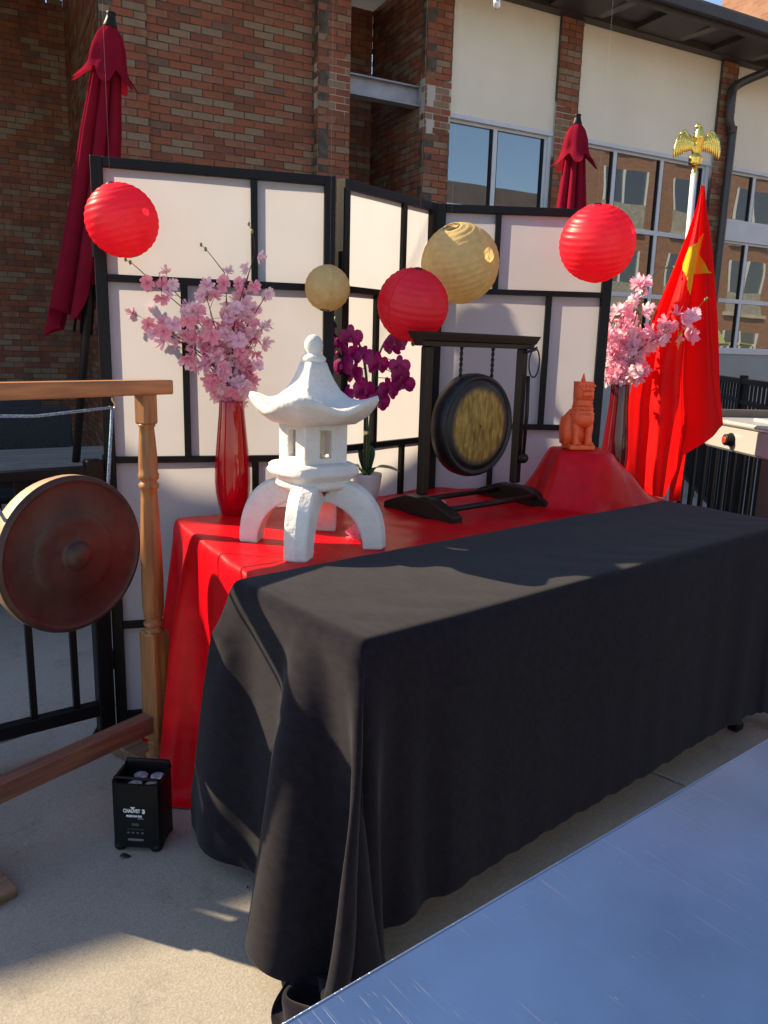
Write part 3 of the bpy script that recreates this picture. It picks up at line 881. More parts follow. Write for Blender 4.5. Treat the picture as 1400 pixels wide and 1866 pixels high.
# foreground sheet metal table
ST = empty('steel_table', (-0.062, 0.441, 0), PI / 2 - R(51.7), 'scratched bluish steel table top in front of the black draped table', 'table')
SZ = 0.82
tp = MB().cbox((0.65, -0.36, SZ - .012), 3.3, 0.72, .024, .004)
tp.build('table_top', MT['steel'], ST)
MB().tube([(-1.0, -.0005, SZ - .0025), (2.3, -.0005, SZ - .0025)], .0014, 10).build('rolled_edge', MT['steel'], ST)
MB().box(-.99, 2.29, -.712, -.005, SZ - .09, SZ - .025).build('apron', MT['stainless'], ST)
for x in (-.9, 2.2):
    for y in (-.66, -.06):
        MB().tube([(x, y, 0), (x, y, SZ - .03)], .02, 10).build('leg', MT['stainless'], ST)

# ================================================================== FOLDING SCREEN
SCR = empty('folding_screen', (-0.88, 2.389, 0), 0, 'three panel folding screen of white paper in a black frame behind the table', 'screen')
SCO = Vector((-0.88, 2.389, 0))
def panel(p0, az, W, stile, rails, munts, toprail=0.028, HT=1.80):
    T = TR(*(Vector(p0) - SCO)) @ rotz(PI / 2 - R(az))
    th = 0.020
    f = MB()
    f.box(0, stile, -th, th, 0, HT, T=T); f.box(W - stile, W, -th, th, 0, HT, T=T)
    f.box(stile, W - stile, -th + .001, th - .001, HT - toprail, HT - .0005, T=T)
    f.box(stile, W - stile, -th + .001, th - .001, 0.030, 0.062, T=T)
    fr = f.build('panel_frame', MT['black_frame'], SCR)
    bevel(fr, .0015, 1)
    for z0, z1 in rails:
        MB().box(stile + .0005, W - stile - .0005, -th + .003, th - .003, z0, z1, T=T).build('rail', MT['black_frame'], fr)
    for s0, s1, z0, z1 in munts:
        MB().box(s0, s1, -th + .004, th - .004, z0 + .0005, z1 - .0005, T=T).build('muntin', MT['black_frame'], fr)
    zs = [0.062] + [z for r in sorted(rails) for z in r] + [HT - toprail]
    pp = MB()
    pp.grid(lambda u, v: T @ Vector((stile - .002 + u * (W - 2 * stile + .004), 0.001 * math.sin(9 * u + 5 * v), 0.05 + v * (HT - toprail - .045))), 10, 24)
    pp.build('paper', MT['paper'], fr)
    for z in (0.25, 0.9, 1.55): MB().box(-.006, .001, -.016, .016, z - .03, z + .03, T=T).build('hinge', MT['wire'], fr)
panel((-0.88, 2.389, 0), 74.5, 0.723, 0.034, [(1.452, 1.473), (0.904, 0.924), (0.357, 0.379)],
      [(0.460, 0.480, 1.473, 1.772), (0.244, 0.265, 0.924, 1.452), (0.457, 0.478, 0.379, 0.904), (0.244, 0.265, 0.062, 0.357)])
panel((-0.164, 2.598, 0), 39.84, 0.489, 0.026, [(1.455, 1.475), (0.932, 0.952), (0.357, 0.379)],
      [(0.303, 0.322, 1.475, 1.772), (0.168, 0.186, 0.952, 1.455), (0.330, 0.348, 0.379, 0.932), (0.168, 0.186, 0.062, 0.357)])
panel((0.160, 2.985, 0), 87.0, 0.672, 0.036, [(1.488, 1.507), (0.986, 1.007), (0.357, 0.379)],
      [(0.222, 0.242, 1.507, 1.772), (0.428, 0.449, 1.007, 1.488), (0.240, 0.260, 0.379, 0.986), (0.428, 0.449, 0.062, 0.357)])

# ================================================================== PAPER LANTERNS
def lantern(c, r, m, label, tilt, ribs=16, wire_z=3.5, seed=0):
    th0 = 0.12 if m is MT['redpaper'] else 0.20
    t = empty('paper_lantern', c, 0, label, 'lantern', None, rot=tilt)
    rr = random.Random(seed)
    n = 48
    mb = MB(); prof = []
    sub = 4
    wob = [rr.uniform(-.5, .5) for _ in range(ribs + 1)]
    for i in range(ribs * sub + 1):
        q = i / (ribs * sub)
        th = th0 + (PI - 2 * th0) * q
        b = abs(math.sin(PI * ribs * q))
        prof.append((th, b))
    Pv = []
    for th, b in prof:
        for k in range(n):
            a = 2 * PI * k / n
            dent = 0.006 * math.sin(3 * a + th * 2 + seed) + .004 * math.sin(7 * a - 3 * th)
            rad = r * (1 - 0.018 * (1 - b) + dent * (.4 + .6 * b))
            lat = th + 0.010 * math.sin(2 * a + seed)
            Pv.append((rad * math.sin(lat) * math.cos(a), rad * math.sin(lat) * math.sin(a), rad * math.cos(lat)))
    F = []
    for i in range(len(prof) - 1):
        for k in range(n):
            k2 = (k + 1) % n
            F.append((i * n + k, (i + 1) * n + k, (i + 1) * n + k2, i * n + k2))
    mb.add(Pv, F, 0, True)
    mb.build('paper_shade', m, t)
    seam = MB()
    seam.tube([(r * 1.002 * math.sin(th0 + (PI - 2 * th0) * k / 20) * math.cos(seed), r * 1.002 * math.sin(th0 + (PI - 2 * th0) * k / 20) * math.sin(seed), r * 1.002 * math.cos(th0 + (PI - 2 * th0) * k / 20)) for k in range(21)], .0012, 5)
    seam.build('seam', m, t)
    for s_ in (1, -1):
        z = s_ * r * math.cos(th0) * .99; q = r * math.sin(th0)
        MB().tube([(q * math.cos(a * PI / 10), q * math.sin(a * PI / 10), z) for a in range(21)], .0016, 6).build('wire_ring', MT['wire'], t)
    fm = MB()
    q = r * math.sin(th0)
    fm.tube([(-q, 0, r * math.cos(th0)), (0, 0, r * math.cos(th0) + .004), (q, 0, r * math.cos(th0))], .0012, 5)
    fm.tube([(-q, 0, r * math.cos(th0)), (-q * .8, 0, -r * math.cos(th0))], .001, 5)
    fm.tube([(q, 0, r * math.cos(th0)), (q * .8, 0, -r * math.cos(th0))], .001, 5)
    fm.build('wire_frame', MT['wire'], t)
    Mi = (TR(*c) @ Euler(tilt).to_matrix().to_4x4()).inverted()
    topw = TR(*c) @ Euler(tilt).to_matrix().to_4x4() @ Vector((0, 0, r * math.cos(th0)))
    MB().tube([Mi @ topw, Mi @ Vector((topw.x, topw.y, wire_z))], .0002, 4).build('hanging_line', MT['nylon'], t)
    return Vector((topw.x, topw.y, wire_z))
l1 = lantern((-0.764, 2.299, 1.612), 0.101, MT['redpaper'], 'red paper lantern at the outer top corner of the folding screen, before the brick wall', (R(10), R(-14), 0), 15, seed=1)
l2 = lantern((0.074, 2.552, 1.417), 0.115, MT['redpaper'], 'red paper lantern between the two gold lanterns, above the orchid', (R(14), R(7), 0), 15, seed=4)
l3 = lantern((0.713, 2.80, 1.653), 0.130, MT['redpaper'], 'large red paper lantern in front of the windows, beside the flag', (R(18), R(-10), 0), 17, seed=2)
l4 = lantern((-0.194, 2.472, 1.456), 0.070, MT['goldpaper'], 'small gold paper lantern hanging over the orchid and screen hinge', (R(-8), R(6), 0), 11, seed=5)
l5 = lantern((0.2397, 2.77, 1.572), 0.134, MT['goldpaper'], 'large gold paper lantern hanging above the small gong', (R(26), R(-20), 0), 17, seed=3)
def wirething(p, q, name, label, pts):
    t = empty(name, p, 0, label, 'cable')
    path = []
    for k in range(31):
        u = k / 30; v = Vector(p).lerp(Vector(q), u); path.append(v - Vector(p))
    MB().tube(path, .002, 6).build('cable', MT['wire'], t)
    for e, s_ in ((Vector((0, 0, 0)), 0), (Vector(q) - Vector(p), 1)):
        MB().tube([(e.x, e.y, -p[2]), (e.x, e.y, e.z + .15)], .025, 10).build('post', MT['blackmetal'], t)
d = (l2 - l1); d.z = 0
a_, b_ = l1 - d * 4.4, l2 + d * 4.8
wirething((a_.x, a_.y, 3.5), (b_.x, b_.y, 3.5), 'lantern_cable', 'black cable holding the lanterns over the near half of the table', [])
d = (l3 - l5); d.z = 0
a_, b_ = l5 - d * 9, l3 + d * 8
wirething((a_.x, a_.y, 3.5), (b_.x, b_.y, 3.5), 'lantern_cable', 'black cable holding the lanterns next to the windows', [])

# string light bulb just under the top edge of the cream panel
SLB = Vector((0.462, 4.0, 2.93))
t = empty('string_light', SLB, 0, 'string light with a clear bulb hanging before the cream wall panel', 'light')
MB().tube([(0, 0, .03), (0, 0, 1.1)], .0035, 6).tube([(k * .2 - 6, 0, 1.1 + .006 * (k * .2 - 6) ** 2) for k in range(61)], .004, 6).build('cable', MT['wire'], t)
MB().lathe([(.012, .03), (.016, .02), (.016, -.03), (.013, -.035)], 12).build('socket', MT['blackplastic'], t)
MB().lathe([(.010, -.034), (.016, -.05), (.018, -.065), (.012, -.082), (.002, -.088)], 12).build('bulb', MT['bulb'], t)
for x in (-6, 6):
    MB().tube([(x, 0, -2.93), (x, 0, 1.33)], .03, 8).build('post', MT['blackmetal'], t)

# ================================================================== STONE LANTERN
SL = empty('garden_lantern', (-0.195, 2.05, ZT), R(-7), 'white stone garden lantern with curved roof and four arched legs on the red cloth', 'garden lantern')
def sq(a, n, p, up_=0.0, rnd=1.15):
    """ring of a square with corners on the axes"""
    out = []
    for k in range(n):
        th = 2 * PI * k / n
        c_, s_ = abs(math.cos(th)), abs(math.sin(th))
        r_ = a / ((c_ ** p + s_ ** p) ** (1 / p))
        corner = max(c_, s_)
        cn = max(0, (corner - .7071) / .2929)
        out.append((r_ * math.cos(th), r_ * math.sin(th), up_ * cn ** 2))
    return out
def loft(rings, n, caps=True):
    mb = MB(); P = []
    for a, z, p, u in rings:
        for x, y, dz in sq(a, n, p, u): P.append((x, y, z + dz))
    F = []
    for i in range(len(rings) - 1):
        for k in range(n):
            k2 = (k + 1) % n
            F.append((i * n + k, i * n + k2, (i + 1) * n + k2, (i + 1) * n + k))
    if caps: F.append(tuple(range(n))[::-1]); F.append(tuple(range((len(rings) - 1) * n, len(rings) * n)))
    mb.add(P, F, 0, True)
    return mb
NR = 64
# roof from underside to neck: (corner radius, z, squareness, corner lift)
loft([(0.088, 0.330, 1.35, 0), (0.115, 0.332, 1.30, 0.0), (0.150, 0.343, 1.28, 0.012), (0.170, 0.356, 1.30, 0.026), (0.176, 0.364, 1.32, 0.032), (0.172, 0.372, 1.30, 0.036),
      (0.155, 0.374, 1.22, 0.026), (0.125, 0.380, 1.15, 0.014), (0.098, 0.394, 1.12, 0.006), (0.074, 0.418, 1.12, 0), (0.056, 0.444, 1.15, 0), (0.043, 0.470, 1.2, 0), (0.035, 0.490, 1.3, 0)], NR).build('roof', MT['stone'], SL)
MB().lathe([(.028, .488), (.032, .492), (.033, .500), (.027, .506), (.022, .509), (.020, .513), (.024, .522), (.0245, .535), (.021, .547), (.013, .556), (.003, .560)], 24).build('finial', MT['stone'], SL)
# light chamber with four openings
ch = MB()
h0, h1 = 0.222, 0.334
for k in range(4):
    T = rotz(k * PI / 2)
    ch.prism([(0.094, 0), (0.060, 0.034), (0.046, 0.022), (0.064, 0.0), (0.046, -0.022), (0.060, -0.034)], h0, h1, T=T)
    T2 = rotz(k * PI / 2 + PI / 4)
    ch.box(0.046, 0.0655, -0.046, 0.046, h0, h0 + .022, T=T2); ch.box(0.046, 0.0655, -0.046, 0.046, h1 - .018, h1, T=T2)
c_ = ch.build('light_chamber', MT['stone'], SL); bevel(c_, .004, 2)
loft([(0.100, 0.160, 1.5, 0), (0.112, 0.172, 1.45, 0), (0.102, 0.180, 1.45, 0), (0.106, 0.184, 1.42, 0), (0.124, 0.198, 1.40, 0), (0.127, 0.206, 1.4, 0), (0.121, 0.213, 1.4, 0), (0.122, 0.219, 1.4, 0), (0.112, 0.226, 1.4, 0), (0.094, 0.229, 1.4, 0)], NR).build('chamber_base', MT['stone'], SL)
for k in range(4):
    lg = MB(); T = rotz(k * PI / 2)
    n = 16; P = []
    for i in range(n + 1):
        q = i / n * PI / 2
        ro = 0.075 + 0.122 * math.sin(q) ** 1.05; zo = 0.178 * math.cos(q) ** 0.80 if i < n else 0.0
        ri = 0.020 + 0.125 * math.sin(q) ** .9; zi = 0.125 * math.cos(q) if i < n else 0.0
        wdt = 0.043 - 0.006 * (i / n)
        if i == n: zo = zi = 0.0
        P += [T @ Vector((ro, -wdt * .80, zo)), T @ Vector((ro + .006, 0, zo + (.004 if i < n else 0))), T @ Vector((ro, wdt * .80, zo)), T @ Vector((ri, wdt, zi)), T @ Vector((ri, -wdt, zi))]
    F = []
    for i in range(n):
        for j in range(5):
            F.append((i * 5 + j, i * 5 + (j + 1) % 5, (i + 1) * 5 + (j + 1) % 5, (i + 1) * 5 + j))
    F += [(4, 3, 2, 1, 0), tuple(n * 5 + j for j in range(5))]
    lg.add(P, F, 0, False)
    o = lg.build('leg', MT['stone'], SL); bevel(o, .006, 2)

# ================================================================== VASES AND BLOSSOM
def vase(loc, m, label, h=0.36, s=1.0):
    o = MB()
    prof = [(.030, 0), (.036, .004), (.046, .035), (.053, .075), (.0555, .11), (.0545, .15), (.050, .21), (.0445, .27), (.040, .32), (.0375, h - .004), (.0365, h), (.034, h), (.034, h - .03)]
    o.lathe([(r * s, z) for r, z in prof], 40, cap=True)
    v = o.build('vase', m); v.location = loc
    tag(v, label, 'vase'); return v
VL = Vector((-0.479, 2.388, ZT)); VR = Vector((0.955, 3.20, ZT))
vase(VL, MT['redvase'], 'tall bright red glazed vase of pink blossom beside the stone lantern')
vase(VR, MT['dkvase'], 'tall dark red glazed vase of pink blossom beside the flag', 0.415, 0.98)

def flower_mesh(m, seed, s=0.0215):
    rr = random.Random(seed); mb = MB()
    for layer, n, rad, lift in ((0, 5, 1.0, .25), (1, 3, .55, .8)):
        for k in range(n):
            a = 2 * PI * k / n + rr.uniform(-.25, .25) + layer * .6
            L = s * rad * rr.uniform(.85, 1.15); W = L * rr.uniform(.75, 1.0)
            rows = []
            for i, (u, w_) in enumerate(((0.05, .12), (.45, .85), (.8, 1.0), (1.0, .55))):
                z = s * (lift * u + .35 * lift * u * u) + rr.uniform(-.12, .12) * s
                rows.append([(u * L, -w_ * W / 2, z + .08 * s), (u * L * (1.0 if i < 3 else .9), 0, z - .06 * s), (u * L, w_ * W / 2, z + .08 * s)])
            P = []
            for r_ in rows:
                for x, y, z in r_: P.append((x * math.cos(a) - y * math.sin(a), x * math.sin(a) + y * math.cos(a), z))
            F = [(i * 3 + j, i * 3 + j + 1, (i + 1) * 3 + j + 1, (i + 1) * 3 + j) for i in range(3) for j in range(2)]
            mb.add(P, F, 0, True)
    return mb.mesh('blossom', m)
FLW = [flower_mesh(PINK[i % 3], 40 + i) for i in range(9)]

def spray(loc, clusters, twigs, label, seed, s=1.0):
    rr = random.Random(seed)
    t = empty('blossom_spray', loc, 0, label, 'flowers')
    tips = []
    for (dx, dz, rad, n) in clusters:
        dy = rr.uniform(-.07, .07) - .3 * 0
        c = Vector((dx, dy, dz)); tips.append(c)
        base = Vector((rr.uniform(-.015, .015), rr.uniform(-.015, .015), -0.10))
        mid = Vector((dx * .28 + rr.uniform(-.012, .012), dy * .3, dz * .52))
        p = spline([base, Vector((dx * .06, dy * .05, .0)), mid, c], 5)
        MB().tube(p, [.0028 * (1 - .55 * i / len(p)) for i in range(len(p))], 5).build('branch', MT['branch'], t)
        for i in range(int(n * 1.2)):
            v = Vector((rr.gauss(0, 1), rr.gauss(0, 1), rr.gauss(0, 1))); v.normalize()
            along = p[-1 - int(rr.random() ** 1.4 * len(p) * .45)]
            q = along + v * rad * rr.uniform(.35, 1.35)
            dirn = (v * 1.2 + Vector((rr.uniform(-.5, .5), -.5, .2 + rr.uniform(-.4, .4)))).normalized()
            e = dirn.to_track_quat('Z', 'Y').to_euler()
            me = FLW[rr.choice((0, 0, 1, 1, 2, 3, 4, 4, 5, 6, 7, 8))]
            inst(me, 'blossom', t, q, e, rr.uniform(.85, 1.3) * s)
            MB_tw.append((t, along, q))
    for path in twigs:
        tip = min(tips, key=lambda v: (v.x - path[0][0]) ** 2 + (v.z - path[0][2]) ** 2)
        p = spline([tip] + [Vector((v[0], tip.y, v[2])) for v in path[1:]], 5)
        MB().tube(p, [.0016 * (1 - .6 * i / len(p)) for i in range(len(p))], 5).build('twig', MT['branch'], t)
        MB().sphere(p[-1], .004, 8, 6, sc=(1, 1, 1.6)).build('bud', MT['bud'], t)
        MB().sphere(p[len(p) * 2 // 3], .0045, 8, 6, sc=(1, 1, 1.6)).build('bud', MT['bud'], t)
    # pedicels joined into one part per spray
    pd = MB()
    for tt, a, b in MB_tw:
        if tt is t: pd.tube([a, (a + b) / 2 + Vector((0, 0, .002)), b], .0009, 4)
    o = pd.build('pedicels', MT['branch'], t); o['kind'] = 'stuff'
    return t
MB_tw = []
spray(VL + Vector((0, 0, .36)), [(-.25, .36, .022, 6), (-.165, .335, .030, 8), (-.265, .235, .032, 8), (-.20, .215, .040, 12), (-.12, .255, .034, 8), (-.06, .30, .040, 10), (-.03, .385, .036, 11),
    (.05, .385, .036, 11), (.085, .428, .016, 5), (.10, .325, .026, 6), (.04, .285, .045, 14), (-.005, .225, .045, 13), (-.10, .165, .038, 12), (.07, .20, .040, 11), (.112, .245, .014, 3),
    (-.045, .115, .040, 12), (.04, .10, .042, 13), (-.05, .035, .028, 9), (.015, .025, .030, 9), (.05, .055, .024, 7), (.0, .155, .03, 8)],
    [((-.25, 0, .37), (-.29, 0, .395), (-.315, 0, .41)), ((-.03, 0, .40), (-.075, 0, .44), (-.10, 0, .465)), ((.085, 0, .44), (.082, 0, .475), (.068, 0, .51)), ((-.27, 0, .22), (-.285, 0, .19))],
    'pink cherry blossom spray in the bright red vase', 5)
spray(VR + Vector((0, 0, .415)), [(.06, .385, .030, 8), (.10, .43, .016, 4), (-.02, .32, .042, 12), (-.03, .225, .048, 13), (.04, .205, .048, 13), (.085, .30, .038, 9), (.18, .255, .032, 9), (.245, .265, .036, 10), (.295, .225, .026, 7),
    (-.04, .135, .042, 11), (.02, .14, .045, 13), (.10, .185, .032, 8), (.0, .045, .042, 11), (.05, .065, .034, 9), (-.075, .205, .02, 4), (-.125, .235, .014, 3), (-.195, .235, .012, 3)],
    [((-.195, 0, .235), (-.215, 0, .25), (-.235, 0, .30)), ((.10, 0, .435), (.14, 0, .465), (.19, 0, .47)), ((.28, 0, .29), (.285, 0, .33), (.30, 0, .345))],
    'pink cherry blossom spray in the dark red vase, before the flag', 9, 1.22)
for i, (l_, d_, lb) in enumerate(((0.457, 0.619, 'single pink blossom fallen on the red cloth by a leg of the stone lantern'), (0.925, 0.762, 'single pale blossom fallen on the red cloth between the bars of the gong stand'))):
    o = bpy.data.objects.new('fallen_blossom', FLW[3 * i + 1 - i]); C.objects.link(o)
    o.location = tbl(l_, d_, ZT + .009); o.rotation_euler = (R(48), 0, R(10)); o.scale = (1.5, 1.5, 1.5)
    tag(o, lb, 'flower')

# ================================================================== ORCHID
OR_ = empty('potted_orchid', (-0.063, 2.655, ZT), 0, 'purple orchid in a grey ceramic pot behind the stone lantern', 'orchid')
MB().lathe([(.032, 0), (.036, .004), (.046, .05), (.052, .095), (.052, .104), (.048, .104), (.046, .09), (.002, .088)], 32).build('pot', MT['pot'], OR_)
def leaf(path, w, m):
    p = spline(path, 6); mb = MB(); n = len(p)
    P = []
    for i, q in enumerate(p):
        u = i / (n - 1); ww = w * (math.sin(PI * min(1, .12 + .88 * u)) ** .6)
        d_ = (p[min(i + 1, n - 1)] - p[max(i - 1, 0)]).normalized(); s_ = d_.cross(Vector((0, 0, 1))).normalized()
        up_ = s_.cross(d_)
        P += [q - s_ * ww + up_ * ww * .25, q, q + s_ * ww + up_ * ww * .25]
    F = [(i * 3 + j, i * 3 + j + 1, (i + 1) * 3 + j + 1, (i + 1) * 3 + j) for i in range(n - 1) for j in range(2)]
    mb.add(P, F, 0, True)
    o = mb.build('leaf', m, OR_)
    s = o.modifiers.new('solidify', 'SOLIDIFY'); s.thickness = .0022
    subsurf(o, 1)
leaf([(0, 0, .09), (.03, -.02, .125), (.075, -.03, .128), (.115, -.035, .118)], .030, MT['leaf'])
leaf([(0, 0, .09), (-.03, -.02, .12), (-.065, -.04, .115), (-.095, -.055, .085)], .026, MT['leafpale'])
leaf([(0, 0, .09), (-.02, .02, .15), (-.03, .03, .19)], .016, MT['leaf'])
leaf([(0, .0, .09), (.012, .02, .16), (.012, .035, .20)], .016, MT['leaf'])
leaf([(0, .01, .09), (-.04, .01, .13), (-.07, .02, .145)], .02, MT['leaf'])
stem = spline([(-.002, 0, .088), (-.004, 0, .25), (-.008, -.005, .42), (-.03, -.02, .53), (-.075, -.03, .60), (-.125, -.035, .615)], 6)
MB().tube(stem, [.0065 - .004 * i / len(stem) for i in range(len(stem))], 8).build('stem', MT['leaf'], OR_)
stem2 = spline([(.004, .003, .088), (.006, .003, .27), (.02, 0, .46), (.055, -.01, .56), (.10, -.02, .59), (.135, -.025, .575)], 6)
MB().tube(stem2, [.0050 - .003 * i / len(stem2) for i in range(len(stem2))], 8).build('stem', MT['leaf'], OR_)
MB().tube([(-.010, -.001, .09), (-.012, -.002, .30)], .004, 6).build('support_stake', MT['branch'], OR_)
MB().lathe([(.009, .235), (.010, .240), (.010, .247), (.009, .252)], 10, T=TR(-.006, 0, 0)).build('clip', MT['brass'], OR_)
def orchid_mesh(seed):
    rr = random.Random(seed); mb = MB(); s = .034
    def petal(a, L, W, lift, cup):
        P = []
        for u, w_ in ((0, .10), (.25, .75), (.55, 1.0), (.85, .8), (1, .25)):
            z = s * (lift * u) - cup * s * u * u
            for j, y in enumerate((-1, 0, 1)):
                P.append((u * L * s, y * w_ * W * s / 2, z + (0.10 * s * w_ if y == 0 else 0) + rr.uniform(-.03, .03) * s))
        P = [(x * math.cos(a) - y * math.sin(a), x * math.sin(a) + y * math.cos(a), z) for x, y, z in P]
        mb.add(P, [(i * 3 + j, i * 3 + j + 1, (i + 1) * 3 + j + 1, (i + 1) * 3 + j) for i in range(4) for j in range(2)], 0, True)
    for a in (PI / 2, PI / 2 + 2.25, PI / 2 - 2.25): petal(a, 1.15, .75, .05, .25)
    for a in (0.12, PI - .12): petal(a, 1.22, 1.35, .18, .2)
    mb.sphere((0, -.006, .007), .006, 8, 6, mi=1, sc=(1, 1.3, 1.4))
    mb.sphere((0, -.013, .010), .0045, 8, 6, mi=1, sc=(1.7, 1, .7))
    return mb.mesh('orchid_flower', [MT['orchid'], MT['orchidlip']])
OM = [orchid_mesh(k) for k in range(3)]
rr = random.Random(3)
allst = stem + stem2
pdl = MB()
for i, (dx, dz) in enumerate([(-.062, .565), (-.101, .521), (-.021, .505), (-.122, .578), (.031, .479), (-.05, .445), (-.075, .375), (-.015, .395), (.035, .355), (.074, .535), (.101, .475), (.116, .418), (.067, .395), (-.045, .515), (.0, .36), (.09, .555), (-.085, .475), (.105, .445)]):
    q = Vector((dx, -.055 + rr.uniform(-.035, .03), dz))
    e = Vector((rr.uniform(-1.0, 1.0), -1, rr.uniform(-.6, .4))).normalized().to_track_quat('Z', 'Y').to_euler()
    inst(OM[i % 3], 'orchid_flower', OR_, q, e, rr.uniform(.85, 1.12))
    near = min(allst, key=lambda v: (v - q).length)
    pdl.tube([near, (near + q) / 2 + Vector((0, 0, .008)), q], .0014, 5)
pdl.build('pedicels', MT['leaf'], OR_)['kind'] = 'stuff'
for q in ((-.135, -.035, .618), (-.112, -.034, .624), (.135, -.027, .575), (.145, -.03, .55), (.128, -.02, .59), (-.04, -.03, .40)):
    MB().sphere(q, .0075, 10, 8, sc=(1, 1, 1.25)).build('bud', MT['bud'], OR_)

# ================================================================== SMALL GONG
GS = empty('gong_stand', tbl(0.848, 0.765, ZT), TROT, 'dark wooden table stand of the small gong on the red cloth', 'gong stand')
SGL = 0.455                                   # post spacing
for k, x in ((0, 0.0), (1, SGL)):
    ft = MB()
    poly = [(-.165, 0), (.165, 0), (.165, .022), (.13, .036), (.06, .060), (-.06, .060), (-.13, .036), (-.165, .022)]
    ft.prism(poly, -.024, .024, T=TR(x, 0, 0) @ Matrix(((0, 0, 1, 0), (1, 0, 0, 0), (0, 1, 0, 0), (0, 0, 0, 1))))
    o = ft.build('foot', MT['gongwood'], GS); bevel(o, .003, 2)
    o = MB().cbox((x, 0, .305), .032, .032, .475, .005).build('post', MT['gongwood'], GS)
for y in (-.115, .06):
    MB().tube([(.02, y, .036), (SGL - .02, y, .036)], .0095, 10).build('rail', MT['gongwood'], GS)
cb = MB()
prof = [(-.020, .542), (-.020, .556), (-.026, .560), (-.032, .578), (-.034, .586), (.034, .586), (.032, .578), (.026, .560), (.020, .556), (.020, .542)]
xa = -.038; n = len(prof)
P = []
for x, ex in ((-.034, 0), (SGL + .034, 1)):
    for y, z in prof:
        f_ = (z - .542) / .044 * .022
        P.append((x + (f_ if ex else -f_), y, z))
cb.add(P, [tuple(range(n)), tuple(range(n, 2 * n))[::-1]] + [(i, n + i, n + (i + 1) % n, (i + 1) % n) for i in range(n)])
cb.build('crossbar', MT['gongwood'], GS)
SG = empty('small_gong', tbl(0.848 + .218, 0.765 - .005, ZT + .285), TROT, 'small dark rimmed gong with a mottled gold face on the table stand', 'gong')
TG = Matrix.Rotation(PI / 2, 4, 'X')           # lathe axis towards the viewer (-y)
MB().lathe([(.165, -.030), (.172, -.026), (.174, .0), (.170, .022), (.163, .030), (.156, .031), (.152, .024), (.146, .026), (.140, .030), (.132, .031)], 64, T=TG, cap=False).build('rim', MT['gongrim'], SG)
def gongface():
    m = mat('hammered_gold_face', (0.13, 0.095, 0.024), 0.45, 0.45, col2=(0.40, 0.29, 0.075), scale=38, detail=6, bump=0.6, bscale=60, stretch=(1.6, 1, .55))
    t = m.node_tree; b = t.nodes['Principled BSDF']
    src = b.inputs['Base Color'].links[0].from_socket
    tc = t.nodes.new('ShaderNodeTexCoord'); ln = t.nodes.new('ShaderNodeVectorMath'); ln.operation = 'LENGTH'
    t.links.new(tc.outputs['Object'], ln.inputs[0])
    mr = t.nodes.new('ShaderNodeMapRange'); mr.inputs['From Min'].default_value = .116; mr.inputs['From Max'].default_value = .134
    t.links.new(ln.outputs['Value'], mr.inputs[0])
    mx = t.nodes.new('ShaderNodeMix'); mx.data_type = 'RGBA'; t.links.new(mr.outputs[0], mx.inputs[0]); t.links.new(src, mx.inputs[6]); mx.inputs[7].default_value = (.028, .036, .036, 1)
    t.links.new(mx.outputs[2], b.inputs['Base Color'])
    return m
fc = MB()
fc.lathe([(.1325, .031), (.09, .0325), (.05, .034), (.004, .0345)], 64, T=TG, cap=False); fc.lathe([(.165, -.029), (.01, -.028)], 48, T=TG, cap=False)
fc.build('face', gongface(), SG)
for x in (-.075, .075):
    tw_ = MB(); z0 = math.sqrt(.165 ** 2 - x * x) - .012; z1 = .258
    for ph in (0, PI):
        tw_.tube([(x + .0032 * math.cos(ph + u * 22), .0032 * math.sin(ph + u * 22) - .004, z0 + (z1 - z0) * u) for u in [k / 40 for k in range(41)]], .0032, 6)
    tw_.build('cord', MT['wire'], SG)
ML = empty('gong_mallet', tbl(0.848 + SGL + .004, 0.765 - .030, ZT + .43), TROT, 'slim dark mallet hung by a cord loop on the gong stand post', 'mallet')
MB().tube([(0, 0, .02), (.002, -.002, -.10), (.0, 0, -.265)], [.0065, .0075, .006], 10).build('handle', MT['gongwood'], ML)
MB().sphere((0, 0, -.27), .019, 16, 12).build('ball_head', MT['gongwood'], ML)
MB().tube([(.028 * math.sin(a) + .02, -.006, .066 - .050 * math.cos(a)) for a in [k * PI / 14 for k in range(29)]], .0028, 6).build('cord_loop', MT['wire'], ML)
kn = MB(); kn.tube([(-.02, .014, .10), (0, -.012, .108), (.022, -.008, .112), (.034, 0, .118)], .005, 6); kn.build('knot', MT['wire'], ML)

# ================================================================== ORANGE LION
LI = empty('lion_statue', tbl(RC.x, RC.y, TT + .004 + RH + .003), R(8), 'translucent orange guardian lion statue on the draped red riser', 'statue')
LI.scale = (.88, .92, 1.0)
def rrect(hx, hy, n=24, p=4.0):
    out = []
    for k in range(n):
        th = 2 * PI * k / n; c_, s_ = math.cos(th), math.sin(th)
        r_ = 1 / ((abs(c_) ** p + abs(s_) ** p) ** (1 / p)); out.append((r_ * c_ * hx, r_ * s_ * hy))
    return out
def stack(name, secs, n=24, p=4.0):
    mb = MB(); P = []
    for cx, cy, z, hx, hy in secs:
        P += [(cx + x, cy + y, z) for x, y in rrect(hx, hy, n, p)]
    F = [(i * n + k, i * n + (k + 1) % n, (i + 1) * n + (k + 1) % n, (i + 1) * n + k) for i in range(len(secs) - 1) for k in range(n)]
    F += [tuple(range(n))[::-1], tuple(range((len(secs) - 1) * n, len(secs) * n))]
    mb.add(P, F, 0, True)
    return mb.build(name, MT['orange'], LI)
o = MB().cbox((-.002, 0, .009), .104, .10, .018, .003).build('base', MT['orange'], LI)
stack('haunch', [(-.020, .018, .016, .046, .034), (-.022, .018, .05, .050, .036), (-.022, .020, .085, .050, .036), (-.014, .020, .115, .042, .034), (-.004, .016, .14, .030, .028)], p=5)
